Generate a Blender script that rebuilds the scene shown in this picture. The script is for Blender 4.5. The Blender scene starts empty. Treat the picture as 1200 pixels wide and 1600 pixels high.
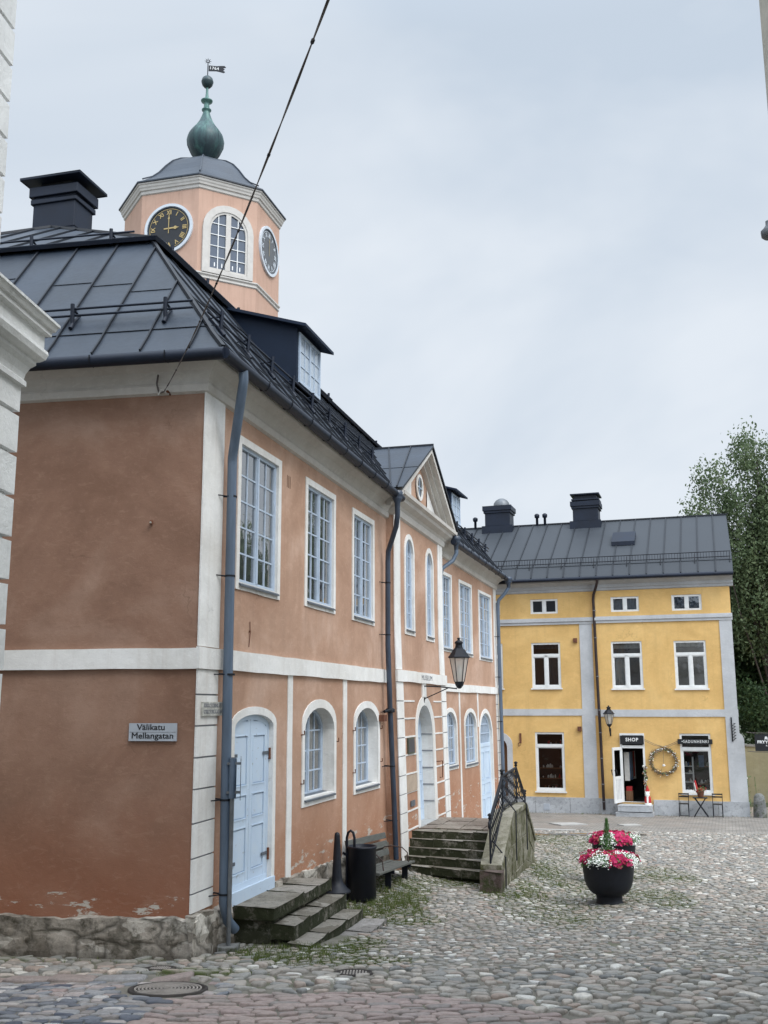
import bpy, math, random
import numpy as np
from mathutils import Vector, Matrix, noise
random.seed(7); rng = np.random.default_rng(7)
SC = bpy.context.scene; COL = SC.collection
PI = math.pi; rad = math.radians
# ------------------------------------------------------------------ materials
MATS = {}
class NT:
    def __init__(s, name):
        s.m = bpy.data.materials.new(name); s.m.use_nodes = True
        s.t = s.m.node_tree; s.n = s.t.nodes; s.n.clear()
        s.out = s.n.new('ShaderNodeOutputMaterial')
        s.tc = s.n.new('ShaderNodeTexCoord'); s.geo = None
        MATS[name] = s.m
    def new(s, ty, **kw):
        n = s.n.new(ty)
        for k, v in kw.items(): setattr(n, k, v)
        return n
    def link(s, a, b): s.t.links.new(a, b)
    def inp(s, sock, v):
        if isinstance(v, bpy.types.NodeSocket): s.link(v, sock)
        else:
            if isinstance(v, tuple) and len(v) == 3 and sock.type == 'RGBA': v = v+(1,)
            sock.default_value = v
    def noise(s, scale, detail=6, rough=.6, vec=None, stretch=None, dist=0):
        v = vec or s.tc.outputs['Object']
        if stretch:
            mp = s.new('ShaderNodeMapping'); s.link(v, mp.inputs[0]); mp.inputs['Scale'].default_value = stretch; v = mp.outputs[0]
        n = s.new('ShaderNodeTexNoise'); s.link(v, n.inputs['Vector'])
        n.inputs['Scale'].default_value = scale; n.inputs['Detail'].default_value = detail
        n.inputs['Roughness'].default_value = rough; n.inputs['Distortion'].default_value = dist
        return n.outputs['Fac']
    def ramp(s, f, stops):
        r = s.new('ShaderNodeValToRGB'); s.link(f, r.inputs[0]); e = r.color_ramp.elements
        while len(e) < len(stops): e.new(.5)
        for i, (p, c) in enumerate(stops):
            e[i].position = p
            if not isinstance(c, tuple): c = (c, c, c)
            e[i].color = c+(1,) if len(c) == 3 else c
        return r.outputs[0]
    def mix(s, f, a, b, mode='MIX'):
        m = s.new('ShaderNodeMix', data_type='RGBA', blend_type=mode)
        s.inp(m.inputs[0], f); s.inp(m.inputs[6], a); s.inp(m.inputs[7], b); return m.outputs[2]
    def math(s, op, a, b=0.0, c=None):
        m = s.new('ShaderNodeMath', operation=op); s.inp(m.inputs[0], a); s.inp(m.inputs[1], b)
        if c is not None: s.inp(m.inputs[2], c)
        return m.outputs[0]
    def sep(s, v):
        n = s.new('ShaderNodeSeparateXYZ'); s.link(v, n.inputs[0]); return n.outputs
    def pos(s):
        if not s.geo: s.geo = s.new('ShaderNodeNewGeometry')
        return s.geo
    def bump(s, h, strength=.3, dist=.01, prev=None):
        b = s.new('ShaderNodeBump'); s.link(h, b.inputs['Height'])
        b.inputs['Strength'].default_value = strength; b.inputs['Distance'].default_value = dist
        if prev is not None: s.link(prev, b.inputs['Normal'])
        return b.outputs[0]
    def bsdf(s, col, rough=.8, normal=None, metal=0, spec=.4, trans=0):
        b = s.new('ShaderNodeBsdfPrincipled')
        s.inp(b.inputs['Base Color'], col); s.inp(b.inputs['Roughness'], rough)
        b.inputs['Metallic'].default_value = metal; b.inputs['Specular IOR Level'].default_value = spec
        if normal is not None: s.link(normal, b.inputs['Normal'])
        s.link(b.outputs[0], s.out.inputs[0]); return b
def simple(name, col, rough=.6, var=.15, scale=3, bump=.1, bscale=40, metal=0, spec=.4, bdist=.004, stretch=None):
    t = NT(name); d = tuple(max(0, c*(1-var)) for c in col); l = tuple(min(1, c*(1+var)) for c in col)
    f = t.noise(scale, 8, .65, stretch=stretch)
    c = t.ramp(f, [(.3, d), (.7, l)])
    nb = t.bump(t.noise(bscale, 4), bump, bdist) if bump else None
    rr = t.math('ADD', t.math('MULTIPLY', f, .2), rough-.1)
    t.bsdf(c, rr, nb, metal, spec); return t.m
def plaster(name, c0, c1, c2, grime=(.20, .15, .11), peel=None, streak=.25, bump=.5):
    t = NT(name)
    a = t.noise(.55, 8, .62, dist=.6); b = t.noise(2.3, 8, .7); f = t.noise(18, 6, .7)
    col = t.ramp(a, [(.36, c0), (.5, c1), (.63, c2)])
    col = t.mix(t.math('MULTIPLY', t.ramp(b, [(.42, 0), (.75, 1)]), .5), col, tuple(x*.72 for x in c1))
    col = t.mix(t.math('MULTIPLY', t.ramp(f, [(.55, 0), (.8, 1)]), .25), col, tuple(min(1, x*1.25) for x in c2))
    st = t.noise(1.0, 5, .7, stretch=(7, 7, .35))
    col = t.mix(t.math('MULTIPLY', t.ramp(st, [(.52, 0), (.8, 1)]), streak), col, grime)
    z = t.sep(t.pos().outputs['Position'])[2]
    if peel:
        lo, hi, pc, wc = peel
        zz = t.math('ADD', z, t.math('MULTIPLY', t.math('SUBTRACT', t.noise(1.6, 6, .6), .5), .9))
        damp = t.math('SUBTRACT', 1.0, t.math('SMOOTH_MIN', t.math('MAXIMUM', t.math('DIVIDE', t.math('SUBTRACT', zz, lo), hi-lo), 0.0), 1.0, .1))
        col = t.mix(t.math('MULTIPLY', damp, .68), col, wc)
        pk = t.math('MULTIPLY', t.ramp(t.noise(2.4, 9, .72, stretch=(1, 1, 3.5)), [(.57, 0), (.60, 1)]), t.math('GREATER_THAN', t.math('SUBTRACT', lo+.22, z), 0.0))
        col = t.mix(pk, col, pc)
    tro = t.noise(5.5, 7, .72, stretch=(1, 1, 2.6), dist=1.2)
    col = t.mix(t.math('MULTIPLY', t.ramp(tro, [(.56, 0), (.60, 1)]), .16), col, tuple(min(1, x*1.22) for x in c2))
    col = t.mix(t.math('MULTIPLY', t.ramp(tro, [(.36, 1), (.41, 0)]), .18), col, tuple(x*.7 for x in c0))
    cv = t.new('ShaderNodeTexVoronoi', feature='DISTANCE_TO_EDGE'); cn = t.new('ShaderNodeTexNoise'); t.link(t.tc.outputs['Object'], cn.inputs[0]); cn.inputs['Scale'].default_value = 2.5; cn.inputs['Detail'].default_value = 6
    ca = t.new('ShaderNodeVectorMath', operation='ADD'); cs = t.new('ShaderNodeVectorMath', operation='SCALE'); cs.inputs['Scale'].default_value = .9; t.link(cn.outputs['Color'], cs.inputs[0]); t.link(t.tc.outputs['Object'], ca.inputs[0]); t.link(cs.outputs[0], ca.inputs[1]); t.link(ca.outputs[0], cv.inputs['Vector']); cv.inputs['Scale'].default_value = .55
    ck = t.math('MULTIPLY', t.ramp(cv.outputs[0], [(.0, 1), (.006, 0)]), t.ramp(t.noise(.9, 3), [(.54, 0), (.64, .38)]))
    col = t.mix(ck, col, tuple(x*.45 for x in c0))
    nb = t.bump(t.noise(3.5, 5, .6), bump*.6, .03)
    nb = t.bump(t.noise(60, 5, .7), bump, .004, nb)
    t.bsdf(col, .92, nb, spec=.2); return t.m
plaster('red_plaster', (.38, .228, .155), (.465, .295, .208), (.55, .375, .285), grime=(.27, .17, .12),
        peel=(.62, 1.9, (.48, .43, .37), (.36, .165, .09)))
plaster('end_plaster_shaded', (.225, .127, .086), (.28, .163, .113), (.35, .225, .165), grime=(.27, .145, .095),
        peel=(.58, 1.9, (.50, .46, .40), (.28, .105, .055)), streak=.12)  # façade red darkened for the shaded street end; shade is in the colour
plaster('white_lime', (.66, .635, .59), (.765, .75, .715), (.82, .81, .785), grime=(.42, .34, .27), streak=.35)
plaster('white_paint_wall', (.66, .67, .66), (.78, .79, .78), (.84, .85, .84), grime=(.34, .33, .31), streak=.35, bump=1.0)
plaster('cornice_lime', (.50, .47, .43), (.57, .54, .50), (.63, .61, .57), grime=(.36, .31, .26), streak=.15)
plaster('yellow_plaster', (.61, .38, .14), (.69, .44, .168), (.74, .49, .20), grime=(.45, .29, .12), streak=.32, bump=.35)
plaster('grey_plaster', (.44, .445, .45), (.50, .505, .51), (.55, .555, .56), grime=(.33, .32, .31), streak=.2, bump=.4)
plaster('beige_wall', (.42, .40, .34), (.5, .47, .40), (.56, .53, .46), streak=.2)
plaster('olive_wall', (.22, .21, .13), (.27, .25, .16), (.31, .29, .2), streak=.3)
def boards(name, c0, c1):
    t = NT(name); a = t.noise(1.2, 7, .65); st = t.noise(1, 6, .7, stretch=(14, 14, .8))
    col = t.ramp(a, [(.3, c0), (.7, c1)]); col = t.mix(t.math('MULTIPLY', t.ramp(st, [(.5, 0), (.75, 1)]), .4), col, tuple(x*.62 for x in c0))
    t.bsdf(col, .85, t.bump(st, .35, .01), spec=.2)
boards('tower_boards', (.47, .30, .225), (.54, .36, .275))
simple('metal_roof', (.030, .040, .056), .46, .38, .9, .6, 1.3, metal=.0, spec=.45, bdist=.05)
simple('metal_roof_far', (.036, .042, .050), .55, .12, 1.0, .2, 2.0, spec=.4, bdist=.01)
simple('roof_seam', (.012, .015, .021), .5, .2, 3, 0)
simple('black_iron', (.009, .011, .016), .55, .25, 6, .2, 60, spec=.3)
simple('gutter_metal', (.007, .012, .025), .5, .3, 2, .1, 30, spec=.35)
simple('pipe_metal', (.09, .125, .175), .36, .25, 2.5, .15, 25, spec=.6, stretch=(3, 3, .5))
simple('pipe_dark', (.030, .044, .070), .36, .3, 2.5, .15, 25, spec=.6)
simple('grey_pole', (.16, .17, .18), .5, .3, 5, .2, 60, metal=.5)
simple('frame_blue', (.44, .52, .62), .5, .12, 6, .15, 50)
simple('frame_white', (.72, .72, .70), .5, .08, 6, .1, 50)
simple('tower_frame', (.52, .49, .45), .6, .1, 6, .2, 50)
simple('rust', (.14, .055, .03), .85, .4, 14, .4, 60)
simple('dark_void', (.012, .012, .013), .9, .1, 2, 0)
simple('lead_sill', (.10, .115, .135), .45, .2, 5, .1)
simple('black_board', (.012, .013, .015), .5, .2, 5, 0)
simple('lettering_white', (.78, .78, .76), .6, .03, 5, 0)
simple('lettering_black', (.02, .02, .022), .6, .03, 5, 0)
simple('lettering_grey', (.20, .205, .22), .7, .1, 9, 0)
simple('gold', (.46, .34, .15), .4, .15, 9, 0, metal=.4)
simple('clock_black', (.020, .022, .026), .5, .2, 5, .1)
simple('clock_grey', (.11, .115, .12), .5, .2, 7, .1)
simple('clock_rim', (.58, .62, .66), .45, .08, 5, .1)
simple('sign_grey', (.40, .43, .47), .35, .08, 8, .05, 30, spec=.5)
simple('bin_black', (.006, .008, .015), .45, .3, 5, .2, 40, spec=.35)
simple('cast_iron', (.008, .010, .016), .5, .3, 7, .3, 50, spec=.35)
simple('bench_wood', (.095, .098, .088), .7, .3, 6, .4, 30, stretch=(.6, .6, 6))
simple('twig', (.16, .12, .08), .9, .35, 14, .4)
simple('white_bloom', (.85, .86, .80), .7, .06, 20, 0)
simple('pink_bloom', (.50, .018, .11), .55, .35, 30, 0)
simple('yellow_bloom', (.8, .6, .08), .6, .2, 20, 0)
simple('stem_green', (.06, .13, .035), .7, .4, 20, 0)
simple('conifer_green', (.05, .14, .025), .7, .4, 20, 0)
simple('cloth_red', (.42, .03, .03), .8, .2, 12, .2)
simple('cloth_blue', (.09, .14, .22), .8, .3, 12, .2)
simple('cloth_pale', (.60, .58, .54), .9, .12, 9, .2)
simple('ceramic', (.62, .60, .56), .3, .15, 9, 0, spec=.5)
simple('brown_wood', (.19, .10, .05), .7, .35, 6, .3, 30, stretch=(5, 5, .5))
simple('fence_wood', (.38, .24, .07), .8, .35, 5, .3, 30, stretch=(6, 6, .5))
simple('skin_tone', (.6, .4, .3), .6, .05, 5, 0)
simple('cable_grey', (.12, .105, .10), .75, .3, 20, 0)
simple('brass_plaque', (.10, .12, .09), .45, .35, 12, .2, metal=.4)
simple('faded_patch', (.42, .33, .25), .9, .15, 8, .3)
simple('concrete', (.36, .36, .35), .85, .15, 8, .5, 60)
# weathered pale blue door paint
t = NT('door_blue'); a = t.noise(1.5, 6); wz = t.sep(t.pos().outputs['Position'])[2]
col = t.ramp(a, [(.3, (.50, .60, .72)), (.7, (.58, .69, .80))])
chip = t.noise(7, 9, .75, stretch=(1, 1, 2.2))
col = t.mix(t.ramp(chip, [(.61, 0), (.64, .8)]), col, (.36, .37, .37))
col = t.mix(t.math('MULTIPLY', t.ramp(t.noise(3, 6, .7), [(.5, 0), (.7, 1)]), .25), col, (.62, .63, .60))
t.bsdf(col, .6, t.bump(t.noise(30, 5, .7, stretch=(3, 3, .5)), .3, .003), spec=.3)
# plain yellow/grey stone for plinth
def stone(name, cols, moss=0., scale=2.4, mosscol=(.045, .055, .02), rough=.9, joint=None, bump=1.0):
    t = NT(name); vo = t.new('ShaderNodeTexVoronoi'); mp = t.new('ShaderNodeMapping'); t.link(t.tc.outputs['Object'], mp.inputs[0]); mp.inputs['Scale'].default_value = (1, 1, 1.7)
    wv = t.new('ShaderNodeVectorMath', operation='ADD'); nn = t.new('ShaderNodeTexNoise'); t.link(mp.outputs[0], nn.inputs[0]); nn.inputs['Scale'].default_value = 3
    sc = t.new('ShaderNodeVectorMath', operation='SCALE'); t.link(nn.outputs['Color'], sc.inputs[0]); sc.inputs['Scale'].default_value = .35
    t.link(mp.outputs[0], wv.inputs[0]); t.link(sc.outputs[0], wv.inputs[1]); t.link(wv.outputs[0], vo.inputs['Vector']); vo.inputs['Scale'].default_value = scale
    f = t.math('ADD', t.math('MULTIPLY', t.sep(vo.outputs['Color'])[0], .45), t.math('MULTIPLY', t.noise(2.5, 10, .75), .62))
    col = t.ramp(f, [(.25, cols[0]), (.5, cols[1]), (.75, cols[2])])
    col = t.mix(t.ramp(t.noise(9, 8, .75), [(.52, 0), (.72, .75)]), col, tuple(c*.35 for c in cols[0]))
    if joint:
        vj = t.new('ShaderNodeTexVoronoi', feature='DISTANCE_TO_EDGE'); t.link(wv.outputs[0], vj.inputs['Vector']); vj.inputs['Scale'].default_value = joint
        col = t.mix(t.math('MULTIPLY', t.ramp(vj.outputs[0], [(.0, 1), (.09, 0)]), t.ramp(t.noise(3, 5), [(.35, .25), (.6, .9)])), col, (.05, .045, .035))
        low = t.sep(t.pos().outputs['Position'])[2]; col = t.mix(t.math('MULTIPLY', t.ramp(t.math('ADD', low, t.math('MULTIPLY', t.noise(4, 6), .35)), [(.28, .8), (.50, 0)]), .9), col, (.055, .045, .035))
    if moss:
        nz = t.sep(t.pos().outputs['Normal'])[2]
        mf = t.math('MULTIPLY', t.ramp(t.noise(4.5, 9, .75), [(.5-moss*.25, 0), (.66-moss*.2, 1)]), t.math('SUBTRACT', 1.0, t.math('MULTIPLY', t.math('MAXIMUM', nz, 0.0), .8)))
        col = t.mix(mf, col, mosscol)
    h = t.math('ADD', t.noise(5, 9, .7), t.math('MULTIPLY', vo.outputs['Distance'], -.3))
    if joint: h = t.math('ADD', h, t.ramp(vj.outputs[0], [(.0, 0), (.12, .4)]))
    t.bsdf(col, rough, t.bump(t.noise(45, 5, .7), .5*bump, .005, t.bump(h, .9*bump, .05)), spec=.25)
stone('plinth_stone', ((.17, .145, .115), (.36, .32, .27), (.60, .56, .49)), moss=.08, mosscol=(.09, .08, .06), scale=3.0, joint=1.7, bump=.7)
stone('step_stone', ((.14, .12, .095), (.26, .235, .195), (.38, .35, .31)), moss=.85, mosscol=(.030, .034, .016))
stone('parapet_stone', ((.15, .14, .105), (.235, .22, .17), (.31, .29, .24)), moss=.45, mosscol=(.085, .085, .04))
stone('flag_stone', ((.20, .185, .17), (.28, .26, .24), (.35, .33, .31)), moss=.1)
stone('red_block', ((.07, .05, .045), (.11, .08, .07), (.15, .12, .11)), moss=.2)
stone('grey_block', ((.10, .10, .10), (.17, .17, .165), (.25, .25, .24)), moss=.1)
stone('base_stone', ((.33, .34, .35), (.42, .43, .44), (.48, .49, .50)), moss=.0, scale=1.2, bump=.5)
# cobbles: colour carried per stone
def cobble(name, cols, rough=.62):
    t = NT(name); at = t.new('ShaderNodeAttribute', attribute_name='tint'); at.attribute_type = 'GEOMETRY'
    f = t.sep(at.outputs['Vector'])
    col = t.ramp(f[0], cols); r = t.n[-1] if False else None
    for n in t.n:
        if n.type == 'VALTORGB': n.color_ramp.interpolation = 'LINEAR'
    col = t.mix(.8, col, t.ramp(t.noise(22, 8, .75), [(.3, .55), (.7, 1.25)]), 'MULTIPLY')
    col = t.mix(t.math('MULTIPLY', t.ramp(t.noise(1.1, 8, .7), [(.45, 0), (.7, 1)]), .35), col, (.20, .185, .155))
    col = t.mix(t.math('MULTIPLY', t.math('MULTIPLY', f[2], t.ramp(t.noise(6, 6), [(.35, .2), (.6, 1)])), t.math('ADD', f[1], .25)), col, (.085, .105, .035))
    t.bsdf(col, rough, t.bump(t.noise(70, 5, .7), .5, .003, t.bump(t.noise(14, 5, .6), .5, .02)), spec=.35)
CB = [(0.0, (0.132, 0.133, 0.132)), (0.14, (0.231, 0.229, 0.215)), (0.32, (0.31, 0.298, 0.269)), (0.48, (0.27, 0.241, 0.209)), (0.62, (0.376, 0.343, 0.299)), (0.74, (0.331, 0.26, 0.215)), (0.84, (0.436, 0.4, 0.352)), (0.91, (0.528, 0.432, 0.358)), (0.955, (0.624, 0.6, 0.538)), (1, (0.624, 0.6, 0.564))]
cobble('cobbles', CB)
cobble('setts', [(0, (.075, .085, .11)), (.14, (.16, .175, .20)), (.27, (.30, .30, .30)), (.38, (.24, .215, .20)), (.5, (.30, .24, .215)), (.68, (.37, .29, .26)), (.84, (.29, .225, .205)), (1, (.50, .48, .46))])
# ground sheet: soil, moss, far paving
t = NT('ground_soil'); P = t.pos().outputs['Position']; xyz = t.sep(P)
soil = t.ramp(t.noise(3.2, 10, .75, vec=P), [(.3, (.13, .12, .095)), (.6, (.20, .185, .155)), (.8, (.26, .24, .21))])
soil = t.mix(t.ramp(t.noise(.9, 8, .7, vec=P), [(.5, 0), (.66, .7)]), soil, (.075, .10, .03))
vo = t.new('ShaderNodeTexVoronoi'); t.link(P, vo.inputs[0]); vo.inputs['Scale'].default_value = 7.5
ve = t.new('ShaderNodeTexVoronoi', feature='DISTANCE_TO_EDGE'); t.link(P, ve.inputs[0]); ve.inputs['Scale'].default_value = 7.5
pav = t.ramp(t.sep(vo.outputs['Color'])[0], [(0, (.17, .165, .16)), (.4, (.26, .245, .225)), (.7, (.29, .235, .21)), (1, (.36, .34, .31))])
pav = t.mix(t.ramp(ve.outputs[0], [(0, .8), (.12, 0)]), pav, (.09, .08, .065))
br = t.new('ShaderNodeTexBrick'); mp = t.new('ShaderNodeMapping'); t.link(P, mp.inputs[0]); mp.inputs['Rotation'].default_value = (0, 0, rad(18)); t.link(mp.outputs[0], br.inputs[0])
br.inputs['Scale'].default_value = 1; br.inputs['Brick Width'].default_value = .2; br.inputs['Row Height'].default_value = .13; br.inputs['Mortar Size'].default_value = .014
br.inputs['Color1'].default_value = (.22, .205, .19, 1); br.inputs['Color2'].default_value = (.32, .29, .26, 1); br.inputs['Mortar'].default_value = (.155, .145, .12, 1)
pav2 = t.mix(.7, br.outputs[0], t.ramp(t.noise(1.2, 8, .7, vec=P), [(.35, .6), (.65, 1.2)]), 'MULTIPLY')
pav2 = t.mix(t.ramp(t.noise(.45, 8, .7, vec=P), [(.48, 0), (.62, .75)]), pav2, (.24, .205, .175))
y2 = t.math('ADD', xyz[1], t.math('MULTIPLY', xyz[0], .32))
far = t.math('MULTIPLY', t.math('GREATER_THAN', y2, 33.3), 1.0)
col = t.mix(far, soil, pav2)
gr = t.math('GREATER_THAN', y2, 46.0)
col = t.mix(gr, col, t.ramp(t.noise(.6, 8, .7, vec=P), [(.4, (.10, .095, .08)), (.6, (.05, .075, .025))]))
t.bsdf(col, .85, t.bump(t.math('MULTIPLY', br.outputs['Fac'], -1.0), .4, .02, t.bump(t.noise(25, 6, .7, vec=P), .6, .02)), spec=.3)
# puddle
t = NT('puddle_water'); b = t.bsdf((.07, .052, .035), .03, t.bump(t.noise(6, 3), .05, .01), spec=.6)
# glass: see-through pane with Fresnel reflection
def glass(name, tint, refl=1.0, wav=.06, boost=2.1, milk=0):
    t = NT(name); tr = t.new('ShaderNodeBsdfTransparent'); tr.inputs[0].default_value = tint+(1,)
    gl = t.new('ShaderNodeBsdfGlossy'); gl.inputs['Roughness'].default_value = .02; gl.inputs['Color'].default_value = (refl, refl, refl, 1)
    nb = t.bump(t.noise(2.2, 3, .5), wav, .05); t.link(nb, gl.inputs['Normal'])
    fr = t.new('ShaderNodeFresnel'); fr.inputs[0].default_value = 1.62
    f = t.math('MINIMUM', t.math('ADD', t.math('MULTIPLY', fr.outputs[0], boost), .02), 1.0)
    mx = t.new('ShaderNodeMixShader'); t.link(f, mx.inputs[0]); t.link(tr.outputs[0], mx.inputs[1]); t.link(gl.outputs[0], mx.inputs[2])
    if milk:
        df = t.new('ShaderNodeBsdfDiffuse'); df.inputs[0].default_value = (.50, .56, .62, 1); m2 = t.new('ShaderNodeMixShader'); t.link(t.math('MULTIPLY', t.ramp(t.noise(1.8, 5), [(.3, .85), (.7, 1.15)]), milk), m2.inputs[0]); t.link(mx.outputs[0], m2.inputs[1]); t.link(df.outputs[0], m2.inputs[2]); t.link(m2.outputs[0], t.out.inputs[0])
    else: t.link(mx.outputs[0], t.out.inputs[0])
glass('glass', (.62, .66, .68)); glass('old_glass', (.62, .66, .68), milk=.05); glass('shop_glass', (.85, .87, .87), wav=.02, boost=1.0)
glass('lamp_glass', (.86, .88, .86), wav=.02, boost=1.0)
t = NT('frosted_glass'); tr = t.new('ShaderNodeBsdfTransparent'); tl = t.new('ShaderNodeBsdfTranslucent'); tl.inputs[0].default_value = (.8, .8, .76, 1); df_ = t.new('ShaderNodeBsdfDiffuse'); df_.inputs[0].default_value = (.75, .75, .72, 1); ms = t.new('ShaderNodeMixShader'); ms.inputs[0].default_value = .4; t.link(tl.outputs[0], ms.inputs[1]); t.link(df_.outputs[0], ms.inputs[2]); m3 = t.new('ShaderNodeMixShader'); m3.inputs[0].default_value = .55; t.link(tr.outputs[0], m3.inputs[1]); t.link(ms.outputs[0], m3.inputs[2]); t.link(m3.outputs[0], t.out.inputs[0])
# dark interior seen behind the panes
simple('room_dark', (.10, .09, .08), .9, .2, 1, 0)
simple('room_tower', (.13, .155, .19), .9, .15, 1, 0)
# copper green onion
t = NT('copper_green'); a = t.noise(3, 8, .7, stretch=(2.5, 2.5, .7)); z = t.sep(t.pos().outputs['Position'])[2]
f = t.math('ADD', a, t.math('MULTIPLY', t.math('SUBTRACT', z, 16.9), .22))
col = t.ramp(f, [(.38, (.018, .036, .044)), (.52, (.028, .068, .070)), (.66, (.06, .14, .125)), (.8, (.10, .20, .175))])
t.bsdf(col, .45, t.bump(a, .2, .01), spec=.5, metal=.2)
# leaves
def leafmat(name, a, b, c):
    t = NT(name); at = t.new('ShaderNodeAttribute', attribute_name='tint'); at.attribute_type = 'GEOMETRY'
    f = t.sep(at.outputs['Vector'])[0]; col = t.ramp(f, [(0, a), (.5, b), (1, c)])
    d = t.new('ShaderNodeBsdfDiffuse'); tl = t.new('ShaderNodeBsdfTranslucent'); g = t.new('ShaderNodeBsdfGlossy'); g.inputs['Roughness'].default_value = .5
    t.link(col, d.inputs[0]); t.link(col, tl.inputs[0]); m = t.new('ShaderNodeMixShader'); m.inputs[0].default_value = .35
    t.link(d.outputs[0], m.inputs[1]); t.link(tl.outputs[0], m.inputs[2])
    m2 = t.new('ShaderNodeMixShader'); m2.inputs[0].default_value = .015; t.link(m.outputs[0], m2.inputs[1]); t.link(g.outputs[0], m2.inputs[2]); t.link(m2.outputs[0], t.out.inputs[0])
leafmat('birch_leaf', (.07, .105, .05), (.125, .17, .085), (.20, .24, .13))
leafmat('dark_leaf', (.022, .045, .02), (.045, .08, .034), (.085, .12, .05))
leafmat('grass_blade', (.075, .10, .025), (.115, .155, .04), (.18, .20, .08))
simple('birch_bark', (.45, .44, .42), .8, .5, 7, .4, 20, stretch=(.5, .5, 3))
simple('dark_bark', (.07, .055, .045), .9, .3, 7, .6, 20)
simple('metal_dormer', (.008, .016, .034), .6, .2, 2, .15, 8, spec=.25)
simple('dormer_glass', (.40, .46, .52), .12, .12, 1.5, .15, 3, spec=.8)
simple('copper_dark', (.025, .045, .05), .4, .3, 6, .1)
plaster('cornice_grey', (.36, .36, .36), (.41, .42, .43), (.46, .47, .48), streak=.1)
simple('pipe_brown', (.028, .018, .018), .4, .3, 3, .1)
simple('room_shop', (.045, .038, .034), .9, .3, 2, 0)
simple('enamel_old', (.50, .49, .44), .5, .45, 14, .2)
stone('landing_stone', ((.16, .125, .10), (.22, .18, .15), (.28, .24, .20)), moss=.1)
simple('rust_dark', (.05, .03, .025), .7, .3, 9, 0)
simple('cast_cover', (.040, .034, .030), .9, .4, 8, .4)
simple('cover_rib', (.30, .27, .24), .8, .3, 8, .3, spec=.15)
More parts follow.
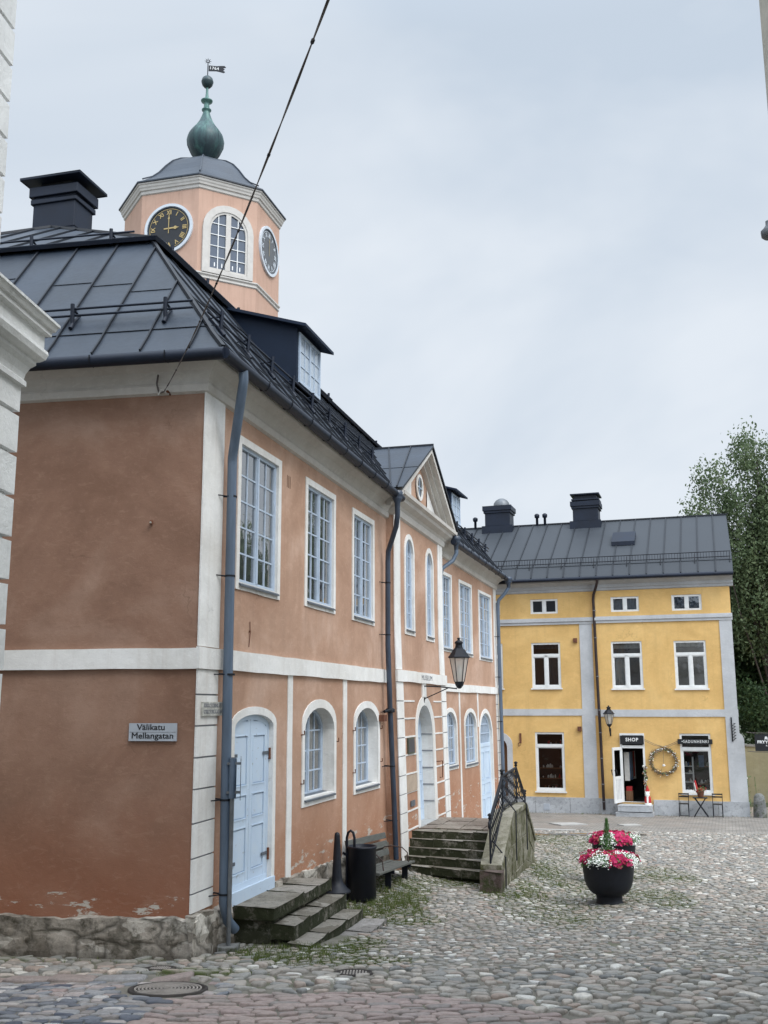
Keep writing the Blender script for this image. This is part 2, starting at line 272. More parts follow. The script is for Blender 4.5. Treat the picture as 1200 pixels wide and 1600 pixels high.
# ------------------------------------------------------------------ mesh collector
def V3(p): return (float(p[0]), float(p[1]), float(p[2]))
class MB:
    def __init__(s): s.v = []; s.f = []; s.m = []; s.sm = []; s.mats = []
    def mi(s, mat):
        if mat not in s.mats: s.mats.append(mat)
        return s.mats.index(mat)
    def add(s, vs, fs, mat, smooth=False):
        o = len(s.v); s.v += [V3(p) for p in vs]; i = s.mi(mat)
        for f in fs: s.f.append([a+o for a in f]); s.m.append(i); s.sm.append(smooth)
    def quad(s, a, b, c, d, mat): s.add([a, b, c, d], [(0, 1, 2, 3)], mat)
    def poly(s, pts, mat): s.add(pts, [tuple(range(len(pts)))], mat)
    def box(s, F, a0, a1, b0, b1, c0, c1, mat, seg=None, wob=0, bev=0):
        """box in frame F(s,t,z)"""
        n = max(1, int(abs(a1-a0)/seg)) if seg else 1; m = max(1, int(abs(c1-c0)/seg)) if seg else 1
        def P(a, b, c):
            if wob:
                q = Vector((a*1.7, b*.3, c*1.7)); a += wob*noise.noise(q); c += wob*noise.noise(q+Vector((9, 3, 1)))
            return F(a, b, c)
        A = [a0+(a1-a0)*i/n for i in range(n+1)]; Cc = [c0+(c1-c0)*i/m for i in range(m+1)]
        for i in range(n):
            for j in range(m):
                for b in (b0, b1): s.quad(P(A[i], b, Cc[j]), P(A[i+1], b, Cc[j]), P(A[i+1], b, Cc[j+1]), P(A[i], b, Cc[j+1]), mat)
        for i in range(n):
            for c in (c0, c1): s.quad(P(A[i], b0, c), P(A[i+1], b0, c), P(A[i+1], b1, c), P(A[i], b1, c), mat)
        for j in range(m):
            for a in (a0, a1): s.quad(P(a, b0, Cc[j]), P(a, b1, Cc[j]), P(a, b1, Cc[j+1]), P(a, b0, Cc[j+1]), mat)
    def ring(s, F, outer, inner, t0, t1, mat):
        n = len(outer)
        for k in range(n):
            a, b, c, d = outer[k], outer[(k+1) % n], inner[(k+1) % n], inner[k]
            for t in (t0, t1): s.quad(F(a[0], t, a[1]), F(b[0], t, b[1]), F(c[0], t, c[1]), F(d[0], t, d[1]), mat)
            s.quad(F(a[0], t0, a[1]), F(b[0], t0, b[1]), F(b[0], t1, b[1]), F(a[0], t1, a[1]), mat)
            s.quad(F(d[0], t0, d[1]), F(c[0], t0, c[1]), F(c[0], t1, c[1]), F(d[0], t1, d[1]), mat)
    def tube(s, pts, r, mat, n=8, cap=True, taper=None, smooth=True):
        pts = [Vector(p) for p in pts]; rs = r if isinstance(r, (list, tuple)) else [r]*len(pts)
        o = []; up = None
        for i, p in enumerate(pts):
            d = (pts[min(i+1, len(pts)-1)]-pts[max(i-1, 0)]).normalized()
            if up is None: up = d.orthogonal().normalized()
            up = (up-d*up.dot(d)).normalized(); w = d.cross(up)
            o.append([p+(up*math.cos(2*PI*k/n)+w*math.sin(2*PI*k/n))*rs[i] for k in range(n)])
        vs = [q for ring in o for q in ring]
        fs = [(i*n+k, i*n+(k+1) % n, (i+1)*n+(k+1) % n, (i+1)*n+k) for i in range(len(pts)-1) for k in range(n)]
        s.add(vs, fs, mat, smooth)
        if cap:
            s.add(o[0], [tuple(range(n))[::-1]], mat); s.add(o[-1], [tuple(range(n))], mat)
    def lathe(s, prof, c, mat, n=24, smooth=True, rot=0, sq=None, M=None, cap=True):
        """prof (r,z) about vertical axis at c"""
        vs = []
        for r, z in prof:
            for k in range(n):
                a = rot+2*PI*k/n; p = Vector((r*math.cos(a), r*math.sin(a), z))
                if M: p = M @ p
                vs.append((c[0]+p.x, c[1]+p.y, c[2]+p.z))
        fs = [(i*n+k, i*n+(k+1) % n, (i+1)*n+(k+1) % n, (i+1)*n+k) for i in range(len(prof)-1) for k in range(n)]
        s.add(vs, fs, mat, smooth)
        if cap: s.add(vs[:n], [tuple(range(n))[::-1]], mat); s.add(vs[-n:], [tuple(range(n))], mat)
    def ball(s, c, r, mat, n=12, sc=(1, 1, 1)):
        pr = [(max(1e-3, r*math.sin(PI*i/n)), -r*math.cos(PI*i/n)) for i in range(n+1)]
        s.lathe([(a*sc[0], b*sc[2]) for a, b in pr], c, mat, n=max(8, n))
    def build(s, name, parent=None, bev=0, kind=None, weld=False):
        me = bpy.data.meshes.new(name); base = Vector((0, 0, 0))
        if parent is None and s.v:
            a = np.array(s.v); base = Vector((float(a[:, 0].mean()), float(a[:, 1].mean()), float(a[:, 2].min())))
        elif parent is not None: base = BASE[parent.name]
        vs = [(v[0]-base.x, v[1]-base.y, v[2]-base.z) for v in s.v]
        me.from_pydata(vs, [], s.f)
        for m in s.mats: me.materials.append(MATS[m])
        me.polygons.foreach_set('material_index', s.m); me.polygons.foreach_set('use_smooth', s.sm); me.update()
        o = bpy.data.objects.new(name, me); COL.objects.link(o)
        if parent is None: o.location = base
        else: o.parent = parent
        BASE[o.name] = base
        if bev:
            b = o.modifiers.new('Bevel', 'BEVEL'); b.width = bev; b.segments = 2; b.limit_method = 'ANGLE'
            w = o.modifiers.new('Weld', 'WELD'); w.merge_threshold = .0005
            o.modifiers.move(1, 0)
        if kind: o['kind'] = kind
        return o
BASE = {}
def thing(name, label, cat, loc, group=None):
    o = bpy.data.objects.new(name, None); COL.objects.link(o); o.location = loc; o.empty_display_size = .2
    BASE[o.name] = Vector(loc); o['label'] = label; o['category'] = cat
    if group: o['group'] = group
    return o
def tag(o, label, cat, group=None):
    o['label'] = label; o['category'] = cat
    if group: o['group'] = group
    return o
# ------------------------------------------------------------------ frames
V = Vector
K = V((-2.1632, 12.0, 0)); dR = V((.26101, .96534, 0)); nR = V((.96534, -.26101, 0)); dL = V((-.98493, .17296, 0)); nL = V((-.17296, -.98493, 0))
aw = rad(15.13+2.5); dW = V((math.sin(aw), math.cos(aw), 0)); nW = V((math.cos(aw), -math.sin(aw), 0)); PW = K+dR*13.0
Z = V((0, 0, 1))
def FM(s, t, z): return K+dR*s+nR*t+Z*z
def FR(s, t, z): return K+dR*s+nR*(t+.15+.028*max(0, 4.5-z))+Z*z
def FW(s, t, z): return PW+dW*s+nW*(t+.012*max(0, 4.5-z))+Z*z
def FE(s, t, z): return K+dL*s+nL*t+Z*z
sY = V((.95138, -.30802, 0)); nY = V((-.30802, -.95138, 0)); PY = V((7.7353, 38.0859, 0))
def FY(s, t, z): return PY+sY*s+nY*t+Z*z
def FY2(s, t, z): return PY+sY*s+nY*(t+.12)+Z*z
def W(x, y, z): return V((x, y, z))
GY = [-40, -20, 0, 6, 8, 10, 12, 14, 16.5, 20, 26, 32, 36, 39, 46, 80, 400]
GZ = [5.0, 3.2, 1.35, .72, .52, .32, .14, -.01, -.16, -.33, -.55, -.76, -.88, -.96, -1.15, -1.6, -2]
def gz(x, y):
    i = 0
    while i < len(GY)-2 and y > GY[i+1]: i += 1
    def sl(k):
        if k <= 0 or k >= len(GY)-1: return 0 if k > 0 else (GZ[1]-GZ[0])/(GY[1]-GY[0])
        return (GZ[k+1]-GZ[k-1])/(GY[k+1]-GY[k-1])
    h = GY[i+1]-GY[i]; t = min(1, max(0, (y-GY[i])/h))
    z = (2*t**3-3*t*t+1)*GZ[i]+(t**3-2*t*t+t)*h*sl(i)+(-2*t**3+3*t*t)*GZ[i+1]+(t**3-t*t)*h*sl(i+1)
    s = (x+2.163)*.261+(y-12)*.9653; t_ = (x+2.163)*.9653-(y-12)*.261
    z += .2*math.exp(-(t_/.9)**2)*max(0, min(1, (s-4)/4))*max(0, min(1, (17-s)/5))
    z -= .07*math.exp(-((t_-3.6)/.9)**2)*max(0, min(1, (s-1)/4))*max(0, min(1, (15-s)/5))
    if 0 < y < 40: z += .02*noise.noise(V((x*.6, y*.6, 0)))
    return z
def outline(s0, s1, z0, z1, rise=0, n=12):
    p = [(s0, z0), (s1, z0)]
    if rise <= 0: return p+[(s1, z1), (s0, z1)]
    c = (s0+s1)/2; h = (s1-s0)/2
    for k in range(n+1):
        a = PI*k/n; p.append((c+h*math.cos(a), z1-rise+rise*math.sin(a)))
    return p
def arch_top(o, s):
    s0, s1, z0, z1, r = o
    if r <= 0: return z1
    u = max(-1, min(1, (s-(s0+s1)/2)/((s1-s0)/2))); return z1-r+r*math.sqrt(1-u*u)
def inset(o, d): return (o[0]+d, o[1]-d, o[2]+d, o[3]-d, max(0, o[4]-d*.5) if o[4] else 0)
def wall(mb, F, s0, s1, z0, z1, holes, mat, step=.6, depth=.2, rev='white_lime', zc=(4.5,)):
    S = sorted({s0, s1, *[h[0] for h in holes], *[h[1] for h in holes]}); Zs = sorted({z0, z1, *[h[2] for h in holes], *[h[3] for h in holes], *[z for z in zc if z0 < z < z1]})
    def sub(L):
        o = []
        for a, b in zip(L, L[1:]):
            n = max(1, math.ceil((b-a)/step)); o += [a+(b-a)*i/n for i in range(n)]
        return o+[L[-1]]
    S, Zs = sub(S), sub(Zs)
    for a, b in zip(S, S[1:]):
        for c, d in zip(Zs, Zs[1:]):
            ms, mz = (a+b)/2, (c+d)/2
            if any(h[0] < ms < h[1] and h[2] < mz < h[3] for h in holes): continue
            mb.quad(F(a, 0, c), F(b, 0, c), F(b, 0, d), F(a, 0, d), mat)
    for h in holes:
        dp = h[5] if len(h) > 5 else depth; ol = outline(*h[:5]); n = len(ol)
        for k in range(n):
            a, b = ol[k], ol[(k+1) % n]; mb.quad(F(a[0], 0, a[1]), F(b[0], 0, b[1]), F(b[0], -dp, b[1]), F(a[0], -dp, a[1]), rev)
        if h[4] > 0:
            arc = ol[2:]
            for k in range(len(arc)-1):
                a, b = arc[k], arc[k+1]; mb.quad(F(a[0], 0, a[1]), F(a[0], 0, h[3]), F(b[0], 0, h[3]), F(b[0], 0, b[1]), mat)
def window(root, F, o, depth, cols, rows, trim=None, twob=True, fmat='frame_blue', gmat='glass', curtain=None, sill=True, tt=.018, fw=.045, mull=.05, tmat='white_lime', name='window', zt=None, dark='room_dark'):
    t0 = -depth; mb = MB(); inn = inset(o, fw)
    mb.ring(F, outline(*o), outline(*inn), t0-.05, t0+.012, fmat)
    mid = (o[0]+o[1])/2
    if twob: mb.box(F, mid-mull/2, mid+mull/2, t0-.04, t0+.02, inn[2], arch_top(o, mid)-fw, fmat)
    if zt is not None: mb.box(F, inn[0], inn[1], t0-.045, t0+.022, zt-.035, zt+.035, fmat)
    # casement stiles
    segs = [(inn[0], mid-mull/2), (mid+mull/2, inn[1])] if twob else [(inn[0], inn[1])]
    bw = .011
    for a, b in segs:
        per = cols//2 if twob else cols
        for st in (a, b-.022) if twob else ():
            sx = st+.011; mb.box(F, st, st+.022, t0-.03, t0+.004, inn[2], arch_top(o, sx)-fw, fmat)
        for k in range(1, per):
            x = a+(b-a)*k/per; mb.box(F, x-bw, x+bw, t0-.032, t0-.006, inn[2], arch_top(inn, x), fmat)
    H = inn[3]-inn[2]
    for r in range(1, rows):
        z = inn[2]+H*r/rows
        w = 0
        if inn[4] and z > inn[3]-inn[4]:
            q = (z-(inn[3]-inn[4]))/inn[4]; w = (inn[1]-inn[0])/2*(1-math.sqrt(max(0, 1-q*q)))
        if twob:
            mb.box(F, inn[0]+w, mid-mull/2, t0-.034, t0-.008, z-bw, z+bw, fmat); mb.box(F, mid+mull/2, inn[1]-w, t0-.034, t0-.008, z-bw, z+bw, fmat)
        else: mb.box(F, inn[0]+w, inn[1]-w, t0-.034, t0-.008, z-bw, z+bw, fmat)
    w = mb.build(name, root)
    g = MB(); g.poly([F(a, t0-.02, b) for a, b in outline(*inset(o, fw*.5))], gmat); g.build('glass_pane', w)
    d = MB(); q = .55
    d.poly([F(a, t0-q, b) for a, b in outline(o[0]-.1, o[1]+.1, o[2]-.1, o[3]+.05)], dark)
    ol = outline(o[0]-.1, o[1]+.1, o[2]-.1, o[3]+.05)
    for k in range(4):
        a, b = ol[k], ol[(k+1) % 4]; d.quad(F(a[0], t0-.06, a[1]), F(b[0], t0-.06, b[1]), F(b[0], t0-q, b[1]), F(a[0], t0-q, a[1]), dark)
    d.build('room_lining', w)
    if curtain:
        cmb = MB(); cm, zz0, zz1, parts = curtain
        for pa, pb in parts:
            sa, sb = o[0]+(o[1]-o[0])*pa, o[0]+(o[1]-o[0])*pb; n = max(6, int((sb-sa)/.03)); pts = [(sa+(sb-sa)*i/n, t0-.16+.02*math.sin(i*1.3+pa*9)) for i in range(n+1)]
            for (a, ta), (b, tb) in zip(pts, pts[1:]): cmb.quad(F(a, ta, zz0), F(b, tb, zz0), F(b, tb, zz1), F(a, ta, zz1), cm)
        cmb.build('curtain', w)
    if trim:
        tm = MB(); ow = outline(*trim); ii = outline(*o)
        wb = lambda p, e: (p[0]+.010*noise.noise(V((p[0]*2, p[1]*2, e))), p[1]+.010*noise.noise(V((p[0]*2, p[1]*2, e+7))))
        def dense(ol):
            r = []
            for k in range(len(ol)):
                a, b = ol[k], ol[(k+1) % len(ol)]; m = 3 if (k < 2 or k == len(ol)-1) else 1
                r += [(a[0]+(b[0]-a[0])*i/m, a[1]+(b[1]-a[1])*i/m) for i in range(m)]
            return r
        if len(ow) != len(ii): ii = outline(*o[:4], .001)
        dd, de = dense(ow), dense(ii)
        tm.ring(F, [wb(p, 1) for p in dd], de, .001, tt, tmat); tm.build('window_surround', w)
    if sill:
        sm = MB(); a, b, z = o[0]-.01, o[1]+.01, o[2]
        sm.add([F(a, .05, z-.03), F(b, .05, z-.03), F(b, t0, z+.02), F(a, t0, z+.02), F(a, .05, z-.055), F(b, .05, z-.055), F(b, t0, z-.01), F(a, t0, z-.01)], [(0, 1, 2, 3), (4, 5, 6, 7), (0, 1, 5, 4), (1, 2, 6, 5), (0, 3, 7, 4)], 'lead_sill'); sm.build('window_sill', w)
    return w
def sweep(mb, path, prof, mat, closed=False, dz=None, smooth=False, side=1, mats=None):
    """path: plan points; prof: (out, z); out measured to the left*side normal, mitred"""
    n = len(path); nor = []
    P = [V((p[0], p[1], 0)) for p in path]
    def nn(a, b): d = (b-a).normalized(); return V((d.y, -d.x, 0))*side
    rows = []
    for i in range(n):
        if closed: a, b = nn(P[i-1], P[i]), nn(P[i], P[(i+1) % n])
        else:
            a = nn(P[i-1], P[i]) if i > 0 else nn(P[0], P[1]); b = nn(P[i], P[i+1]) if i < n-1 else nn(P[-2], P[-1])
        m = (a+b)/(1+a.dot(b)); h = dz[i] if dz else 0
        rows.append([P[i]+m*o+Z*(z+h) for o, z in prof])
    L = len(prof)
    for i in range(n if closed else n-1):
        A, B = rows[i], rows[(i+1) % n]; seg = max(1, int((A[0]-B[0]).length/1.0))
        for j in range(L-1):
            mm = mats[j] if mats else mat
            mb.quad(A[j], B[j], B[j+1], A[j+1], mm)
    if not closed:
        mb.poly(rows[0], mats[0] if mats else mat); mb.poly(rows[-1][::-1], mats[0] if mats else mat)
    return rows
def text_geo(txt, size, extrude=.002, font=None, bold=0, spacing=1.0, shear=0):
    cu = bpy.data.curves.new('t', 'FONT'); cu.body = txt; cu.size = size; cu.align_x = 'CENTER'; cu.align_y = 'CENTER'; cu.extrude = extrude; cu.offset = bold; cu.space_character = spacing; cu.shear = shear; cu.resolution_u = 3
    ob = bpy.data.objects.new('t', cu); COL.objects.link(ob); dg = bpy.context.evaluated_depsgraph_get(); me = bpy.data.meshes.new_from_object(ob.evaluated_get(dg))
    vs = [tuple(v.co) for v in me.vertices]; fs = [tuple(p.vertices) for p in me.polygons]
    bpy.data.objects.remove(ob); bpy.data.curves.remove(cu); bpy.data.meshes.remove(me); return vs, fs
def put_text(mb, F, txt, cs, cz, t, size, mat, width=None, sgn=1, **kw):
    vs, fs = text_geo(txt, size, **kw)
    if width:
        w = max(v[0] for v in vs)-min(v[0] for v in vs); k = width/w
    else: k = 1
    mb.add([F(cs+sgn*v[0]*k, t+v[2], cz+v[1]) for v in vs], fs, mat)
# ================================================================== TOWN HALL
TH = thing('town_hall', 'long terracotta plastered two-storey museum with white bands, dark metal roof and octagonal clock tower', 'building', (K.x, K.y, .1))
# --- walls
m = MB()
holesM = []
UPL = [(1.12, 2.47, 4.43, 6.25, 0), (3.74, 5.04, 4.45, 6.25, 0), (6.2, 7.43, 4.43, 6.23, 0)]
GRL = [(3.71, 5.12, 1.53, 2.84, .34), (6.33, 7.77, 1.49, 2.83, .34)]
D1 = (1.10, 2.42, .62, 2.76, .17)
wall(m, FM, 0, 8.45, .2, 6.75, [o+(.05,) for o in UPL]+[o+(.2,) for o in GRL]+[D1+(.08,)], 'red_plaster')
m.quad(FM(8.45, 0, -.2), FR(8.45, 0, -.2), FR(8.45, 0, 4.5), FM(8.45, 0, 4.5), 'red_plaster')
m.quad(FM(8.45, 0, 4.5), FR(8.45, 0, 4.5), FR(8.45, 0, 6.8), FM(8.45, 0, 6.8), 'red_plaster')
RWs = [(9.38, 10.06, 4.42, 6.30, .34), (11.32, 11.95, 4.40, 6.28, .32)]
DR = (10.06, 11.46, .46, 2.88, .6)
wall(m, FR, 8.45, 13.05, -.3, 6.85, [o+(.06,) for o in RWs]+[DR+(.26,)], 'red_plaster', step=.45)
m.quad(FR(13.05, 0, -.3), FW(0, 0, -.3), FW(0, 0, 4.5), FR(13.05, 0, 4.5), 'red_plaster')
m.quad(FR(13.05, 0, 4.5), FW(0, 0, 4.5), FW(0, 0, 6.8), FR(13.05, 0, 6.8), 'red_plaster')
UPW = [(.2, 1.46, 4.27, 6.05, 0), (2.42, 3.74, 4.25, 6.04, 0), (4.78, 6.32, 4.22, 6.02, 0)]
GRW = [(.55, 1.72, 1.45, 2.72, .4), (2.68, 3.98, 1.40, 2.70, .4)]
DW = (4.4, 6.02, -.35, 2.66, .66)
wall(m, FW, 0, 7.07, -.6, 6.7, [o+(.05,) for o in UPW]+[o+(.07,) for o in GRW]+[DW+(.08,)], 'red_plaster')
m.build('facade_wall', TH)
m = MB(); BW = 10.6
wall(m, FE, 0, BW, .2, 6.75, [], 'end_plaster_shaded')
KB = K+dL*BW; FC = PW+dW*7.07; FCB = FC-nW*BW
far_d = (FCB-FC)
m.quad(FC+Z*-.8, FCB+Z*-.8, FCB+Z*6.7, FC+Z*6.7, 'end_plaster_shaded'); m.quad(KB+Z*-.8, FCB+Z*-.8, FCB+Z*6.7, KB+Z*6.7, 'end_plaster_shaded')
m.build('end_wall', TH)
# --- rubble plinth with an uneven top
def rubble(name, F, s0, s1, top, bot, parent, mat='plinth_stone', th=.07, skip=None):
    mb = MB(); n = int((s1-s0)/.05); mrows = 9
    grid = []
    for i in range(n+1):
        s = s0+(s1-s0)*i/n; col = []
        zt = top(s)+.035*noise.noise(V((s*2.3, 1, 0)))+.02*noise.noise(V((s*9, 2, 0))); zb = bot
        for j in range(mrows+1):
            u = j/mrows; z = zb+(zt-zb)*u
            t = th*(1-.45*u)+.05*noise.noise(V((s*2.1, z*3.2, 5)))+.028*noise.noise(V((s*7, z*9, 8)))
            if j == mrows: t = -.01
            if j == mrows-1: z = zt-.012
            col.append(F(s, t, z))
        grid.append(col)
    for i in range(n):
        for j in range(mrows): mb.add([grid[i][j], grid[i+1][j], grid[i+1][j+1], grid[i][j+1]], [(0, 1, 2, 3)], mat, True)
    for g in (grid[0], grid[-1]): mb.poly(g+[F(0, 0, 0)] if False else g, mat)
    return mb.build(name, parent)
rubble('stone_plinth', lambda s, t, z: FE(s, t, z), -.10, BW, lambda s: .55+.02*math.sin(s*3), -.1, TH, th=.10)
rubble('stone_plinth', lambda s, t, z: FM(s, t, z), -.10, 1.0, lambda s: .60-.05*s, -.1, TH, th=.13)
rubble('stone_plinth', FM, 2.5, 8.5, lambda s: .56-.032*(s-2.5), -.5, TH, th=.07)
rubble('stone_plinth', FR, 8.43, 10.0, lambda s: .10-.01*(s-8.4), -.6, TH, th=.03)
rubble('stone_plinth', FW, 0, 7.05, lambda s: -.1-.05*s, -.9, TH, th=.05)
# --- white bands, strips and quoins
m = MB(); m.box(FM, -.045, 8.42, .002, .045, 3.30, 3.545, 'white_lime', .35, .012)
m.box(FE, -.045, BW, .002, .045, 3.295, 3.53, 'white_lime', .35, .010)
m.build('storey_band', TH)
m = MB(); m.box(FR, 8.42, 13.1, .002, .05, 3.335, 3.56, 'white_lime', .35, .012); put_text(m, FR, 'MUSEUM', 10.97, 3.45, .052, .15, 'lettering_grey', width=1.0, spacing=1.1)
m.build('storey_band', TH)
m = MB(); m.box(FW, .02, 7.1, .002, .045, 3.205, 3.40, 'white_lime', .35, .012); m.build('storey_band', TH)
GRV = [3.0, 2.64, 2.29, 1.94, 1.57, 1.19, .81]
def quoin(F, a, b, z0, z1, gro, name='quoin_strip', t=.022):
    mb = MB(); zs = [z0]+sorted(gro)+[z1]
    for c, d in zip(zs, zs[1:]):
        mb.box(F, a, b, .002, t, c+.010, d-.010, 'white_lime', .3, .010)
    for g in gro: mb.box(F, a+.004, b-.004, .001, .006, g-.012, g+.012, 'lettering_grey')
    mb.build(name, TH)
quoin(FM, -.02, .55, .60, 3.30, GRV); quoin(FM, -.02, .55, 3.545, 6.68, [])
GR2 = [z-.03 for z in (2.99, 2.65, 2.29, 1.94, 1.58, 1.23, .88)]
quoin(FR, 8.43, 8.96, .0, 3.335, GR2+[.5]); quoin(FR, 12.56, 13.06, .3, 3.335, GR2+[.5]); quoin(FR, 8.43, 8.90, 3.56, 6.72, []); quoin(FR, 12.50, 13.0, 3.56, 6.72, [])
quoin(FW, 6.74, 7.09, -.2, 3.205, [2.9, 2.55, 2.2, 1.85, 1.5, 1.15, .8, .45, .1]); quoin(FW, 6.74, 7.09, 3.40, 6.50, [])
m = MB()
for z in GR2+[.5]:
    for a, b in ((8.96, 9.90), (11.72, 12.56)): m = MB(); m.box(FR, a, b, .001, .012, z-.016, z+.016, 'white_lime', .3, .006); m.build('joint_band', TH)
for F, a, b, c, d in ((FM, 2.98, 3.18, .50, 3.30), (FM, 5.61, 5.82, .36, 3.30), (FW, 2.07, 2.20, .0, 3.2), (FW, 4.2, 4.33, 2.3, 3.2)):
    m = MB(); m.box(F, a, b, .001, .014, c, d, 'white_lime', .3, .012); m.build('wall_strip', TH)
# --- windows
lace = lambda z0, z1, parts: ('cloth_pale', z0, z1, parts)
for i, o in enumerate(UPL):
    tr = [(1.02, 2.58, 4.33, 6.35, 0), (3.64, 5.14, 4.35, 6.35, 0), (6.1, 7.53, 4.33, 6.33, 0)][i]
    window(TH, FM, o, .035, 4, 5, tr, gmat='old_glass', )
for i, o in enumerate(GRL):
    tr = [(3.60, 5.23, 1.41, 2.97, .36), (6.22, 7.89, 1.38, 2.95, .36)][i]
    window(TH, FM, o, .19, 4, 4, tr, curtain=lace(1.5, 2.75, [(.06, .3), (.7, .94)]))
for i, o in enumerate(RWs):
    tr = [(9.28, 10.16, 4.30, 6.41, .44), (11.22, 12.05, 4.28, 6.39, .42)][i]
    window(TH, FR, o, .045, 2, 6, tr, gmat='old_glass', mull=.03, curtain=lace(4.4, 4.9, [(.1, .9)]))
for i, o in enumerate(UPW):
    tr = [(.1, 1.56, 4.17, 6.13, 0), (2.32, 3.84, 4.15, 6.12, 0), (4.66, 6.44, 4.12, 6.10, 0)][i]
    window(TH, FW, o, .035, 4, 5, tr, gmat='old_glass', curtain=lace(4.3, 5.9, [(.03, .25), (.75, .97)]) if i < 2 else lace(4.4, 5.2, [(.1, .9)]))
for i, o in enumerate(GRW):
    tr = [(.45, 1.83, 1.34, 2.82, .42), (2.58, 4.08, 1.29, 2.80, .42)][i]
    window(TH, FW, o, .06, 4, 4, tr, curtain=lace(1.5, 2.6, [(.05, .45), (.55, .95)]))
# --- doors
def panel_door(F, o, d, leaves, panels, trim, top=None, hinge_z=(), name='panelled_door', hw=None):
    s0, s1, z0, z1, r = o; w = MB(); zt = top if top else z1
    w.ring(F, outline(s0, s1, z0, z1, r), outline(s0+.06, s1-.06, z0+.07, z1-.07, max(0, r-.03)), -d-.04, -d+.015, 'door_blue')
    door = w.build(name, TH)
    lw = (s1-s0-.12)/leaves
    for k in range(leaves):
        a, b = s0+.06+k*lw+.004, s0+.06+(k+1)*lw-.004; L = MB(); ol = (s0+.06, s1-.06, z0+.07, zt-.07, max(0, r-.03) if not top else 0)
        def P(x): return arch_top(ol, x)
        n = 6; top_pts = [(b-(b-a)*i/n, P(b-(b-a)*i/n)) for i in range(n+1)]
        pts = [(a, ol[2]), (b, ol[2])]+top_pts
        L.poly([F(p[0], -d-.012, p[1]) for p in pts], 'door_blue')
        st = .085
        L.box(F, a, a+st, -d-.012, -d+.012, ol[2], P(a+st*.5), 'door_blue'); L.box(F, b-st, b, -d-.012, -d+.012, ol[2], P(b-st*.5), 'door_blue')
        zz = [ol[2]]+[q for p in panels for q in p]+[None]
        for i in range(0, len(zz)-1, 2):
            c = zz[i]; e = zz[i+1] if zz[i+1] is not None else P((a+b)/2)
            L.box(F, a+st, b-st, -d-.012, -d+.010, c, e, 'door_blue')
        for c, e in panels:
            L.box(F, a+st+.03, b-st-.03, -d-.012, -d+.004, c+.03, e-.03, 'door_blue')
            L.ring(F, outline(a+st, b-st, c, e), outline(a+st+.014, b-st-.014, c+.014, e-.014), -d-.012, -d+.016, 'door_blue')
        lf = L.build('door_leaf', door, bev=.003)
        for hz in hinge_z:
            h = MB(); ax = a if k == 0 else b; sg = 1 if k == 0 else -1
            h.box(F, min(ax-sg*.06, ax+sg*.16), max(ax-sg*.06, ax+sg*.16), -d+.014, -d+.024, hz-.02, hz+.02, 'lead_sill'); h.tube([F(ax-sg*.05, -d+.03, hz-.09), F(ax-sg*.05, -d+.03, hz+.06)], .016, 'rust'); h.build('strap_hinge', door)
    tm = MB(); ow = outline(*trim); ii = outline(*o); tm.ring(F, ow, ii, .001, .018, 'white_lime'); tm.build('door_surround', door)
    return door
d1 = panel_door(FM, D1, .06, 2, [(.80, 1.36), (1.45, 1.76), (1.86, 2.50)], (1.0, 2.53, .55, 2.86, .22), hinge_z=(.95, 2.25))
m = MB(); m.box(FM, 1.02, 2.5, .002, .04, .49, .64, 'door_blue'); m.build('threshold', d1)
dd = MB()
# museum door set deep in a rusticated white recess
dm = panel_door(FR, (10.06, 11.46, .46, 2.88, .6), .25, 1, [(.7, 1.3), (1.42, 1.7), (1.8, 2.2)], (9.90, 11.72, .44, 3.07, .74), name='museum_door')
m = MB()
for z in GR2[1:]: m = MB(); m.box(FR, 11.445, 11.463, -.25, .001, z-.010, z+.010, 'lettering_grey'); m.build('joint_line', dm)
m = MB()
m.box(FR, 10.60, 10.95, .001, .03, 3.05, 3.335, 'white_lime', .2, .005)
m.build('keystone', dm)
m = MB(); m.tube([FR(10.28, -.2, 1.55), FR(10.28, -.13, 1.57), FR(10.28, -.12, 1.75), FR(10.28, -.2, 1.78)], .012, 'black_iron', 6); m.build('door_handle', dm)
m = MB(); m.box(FR, 10.0, 11.52, -.25, .04, .38, .47, 'concrete'); m.build('threshold', dm)
# far door with fanlight
df = panel_door(FW, DW, .07, 2, [(-.15, .35), (.45, .75), (.85, 1.6)], (4.30, 6.12, -.4, 2.78, .8), top=1.82, name='fanlight_door')
m = MB(); ol = DW; cx = (ol[0]+ol[1])/2
m.box(FW, ol[0]+.05, ol[1]-.05, -.1, -.045, 1.74, 1.84, 'door_blue')
for k in range(1, 8):
    x = ol[0]+.06+(ol[1]-ol[0]-.12)*k/8; m.box(FW, x-.013, x+.013, -.09, -.06, 1.84, arch_top(inset(ol, .06), x), 'frame_blue')
for z in (2.1, 2.35): 
    q = max(0, (z-(2.6-.6))/.6); w_ = .75*(1-math.sqrt(max(0, 1-q*q))) if z > 2 else 0
    m.box(FW, ol[0]+.06+w_, ol[1]-.06-w_, -.09, -.062, z-.012, z+.012, 'frame_blue')
fl = m.build('fanlight', df); m = MB(); m.poly([FW(a, -.08, b) for a, b in outline(ol[0]+.04, ol[1]-.04, 1.84, ol[3]-.04, .6)], 'glass'); m.build('glass_pane', fl) if False else m.build('fanlight_glass', df)
m = MB(); m.box(FW, ol[0]-.05, ol[1]+.05, -.7, -.12, -.4, 2.7, 'room_dark'); m.build('room_lining', df)
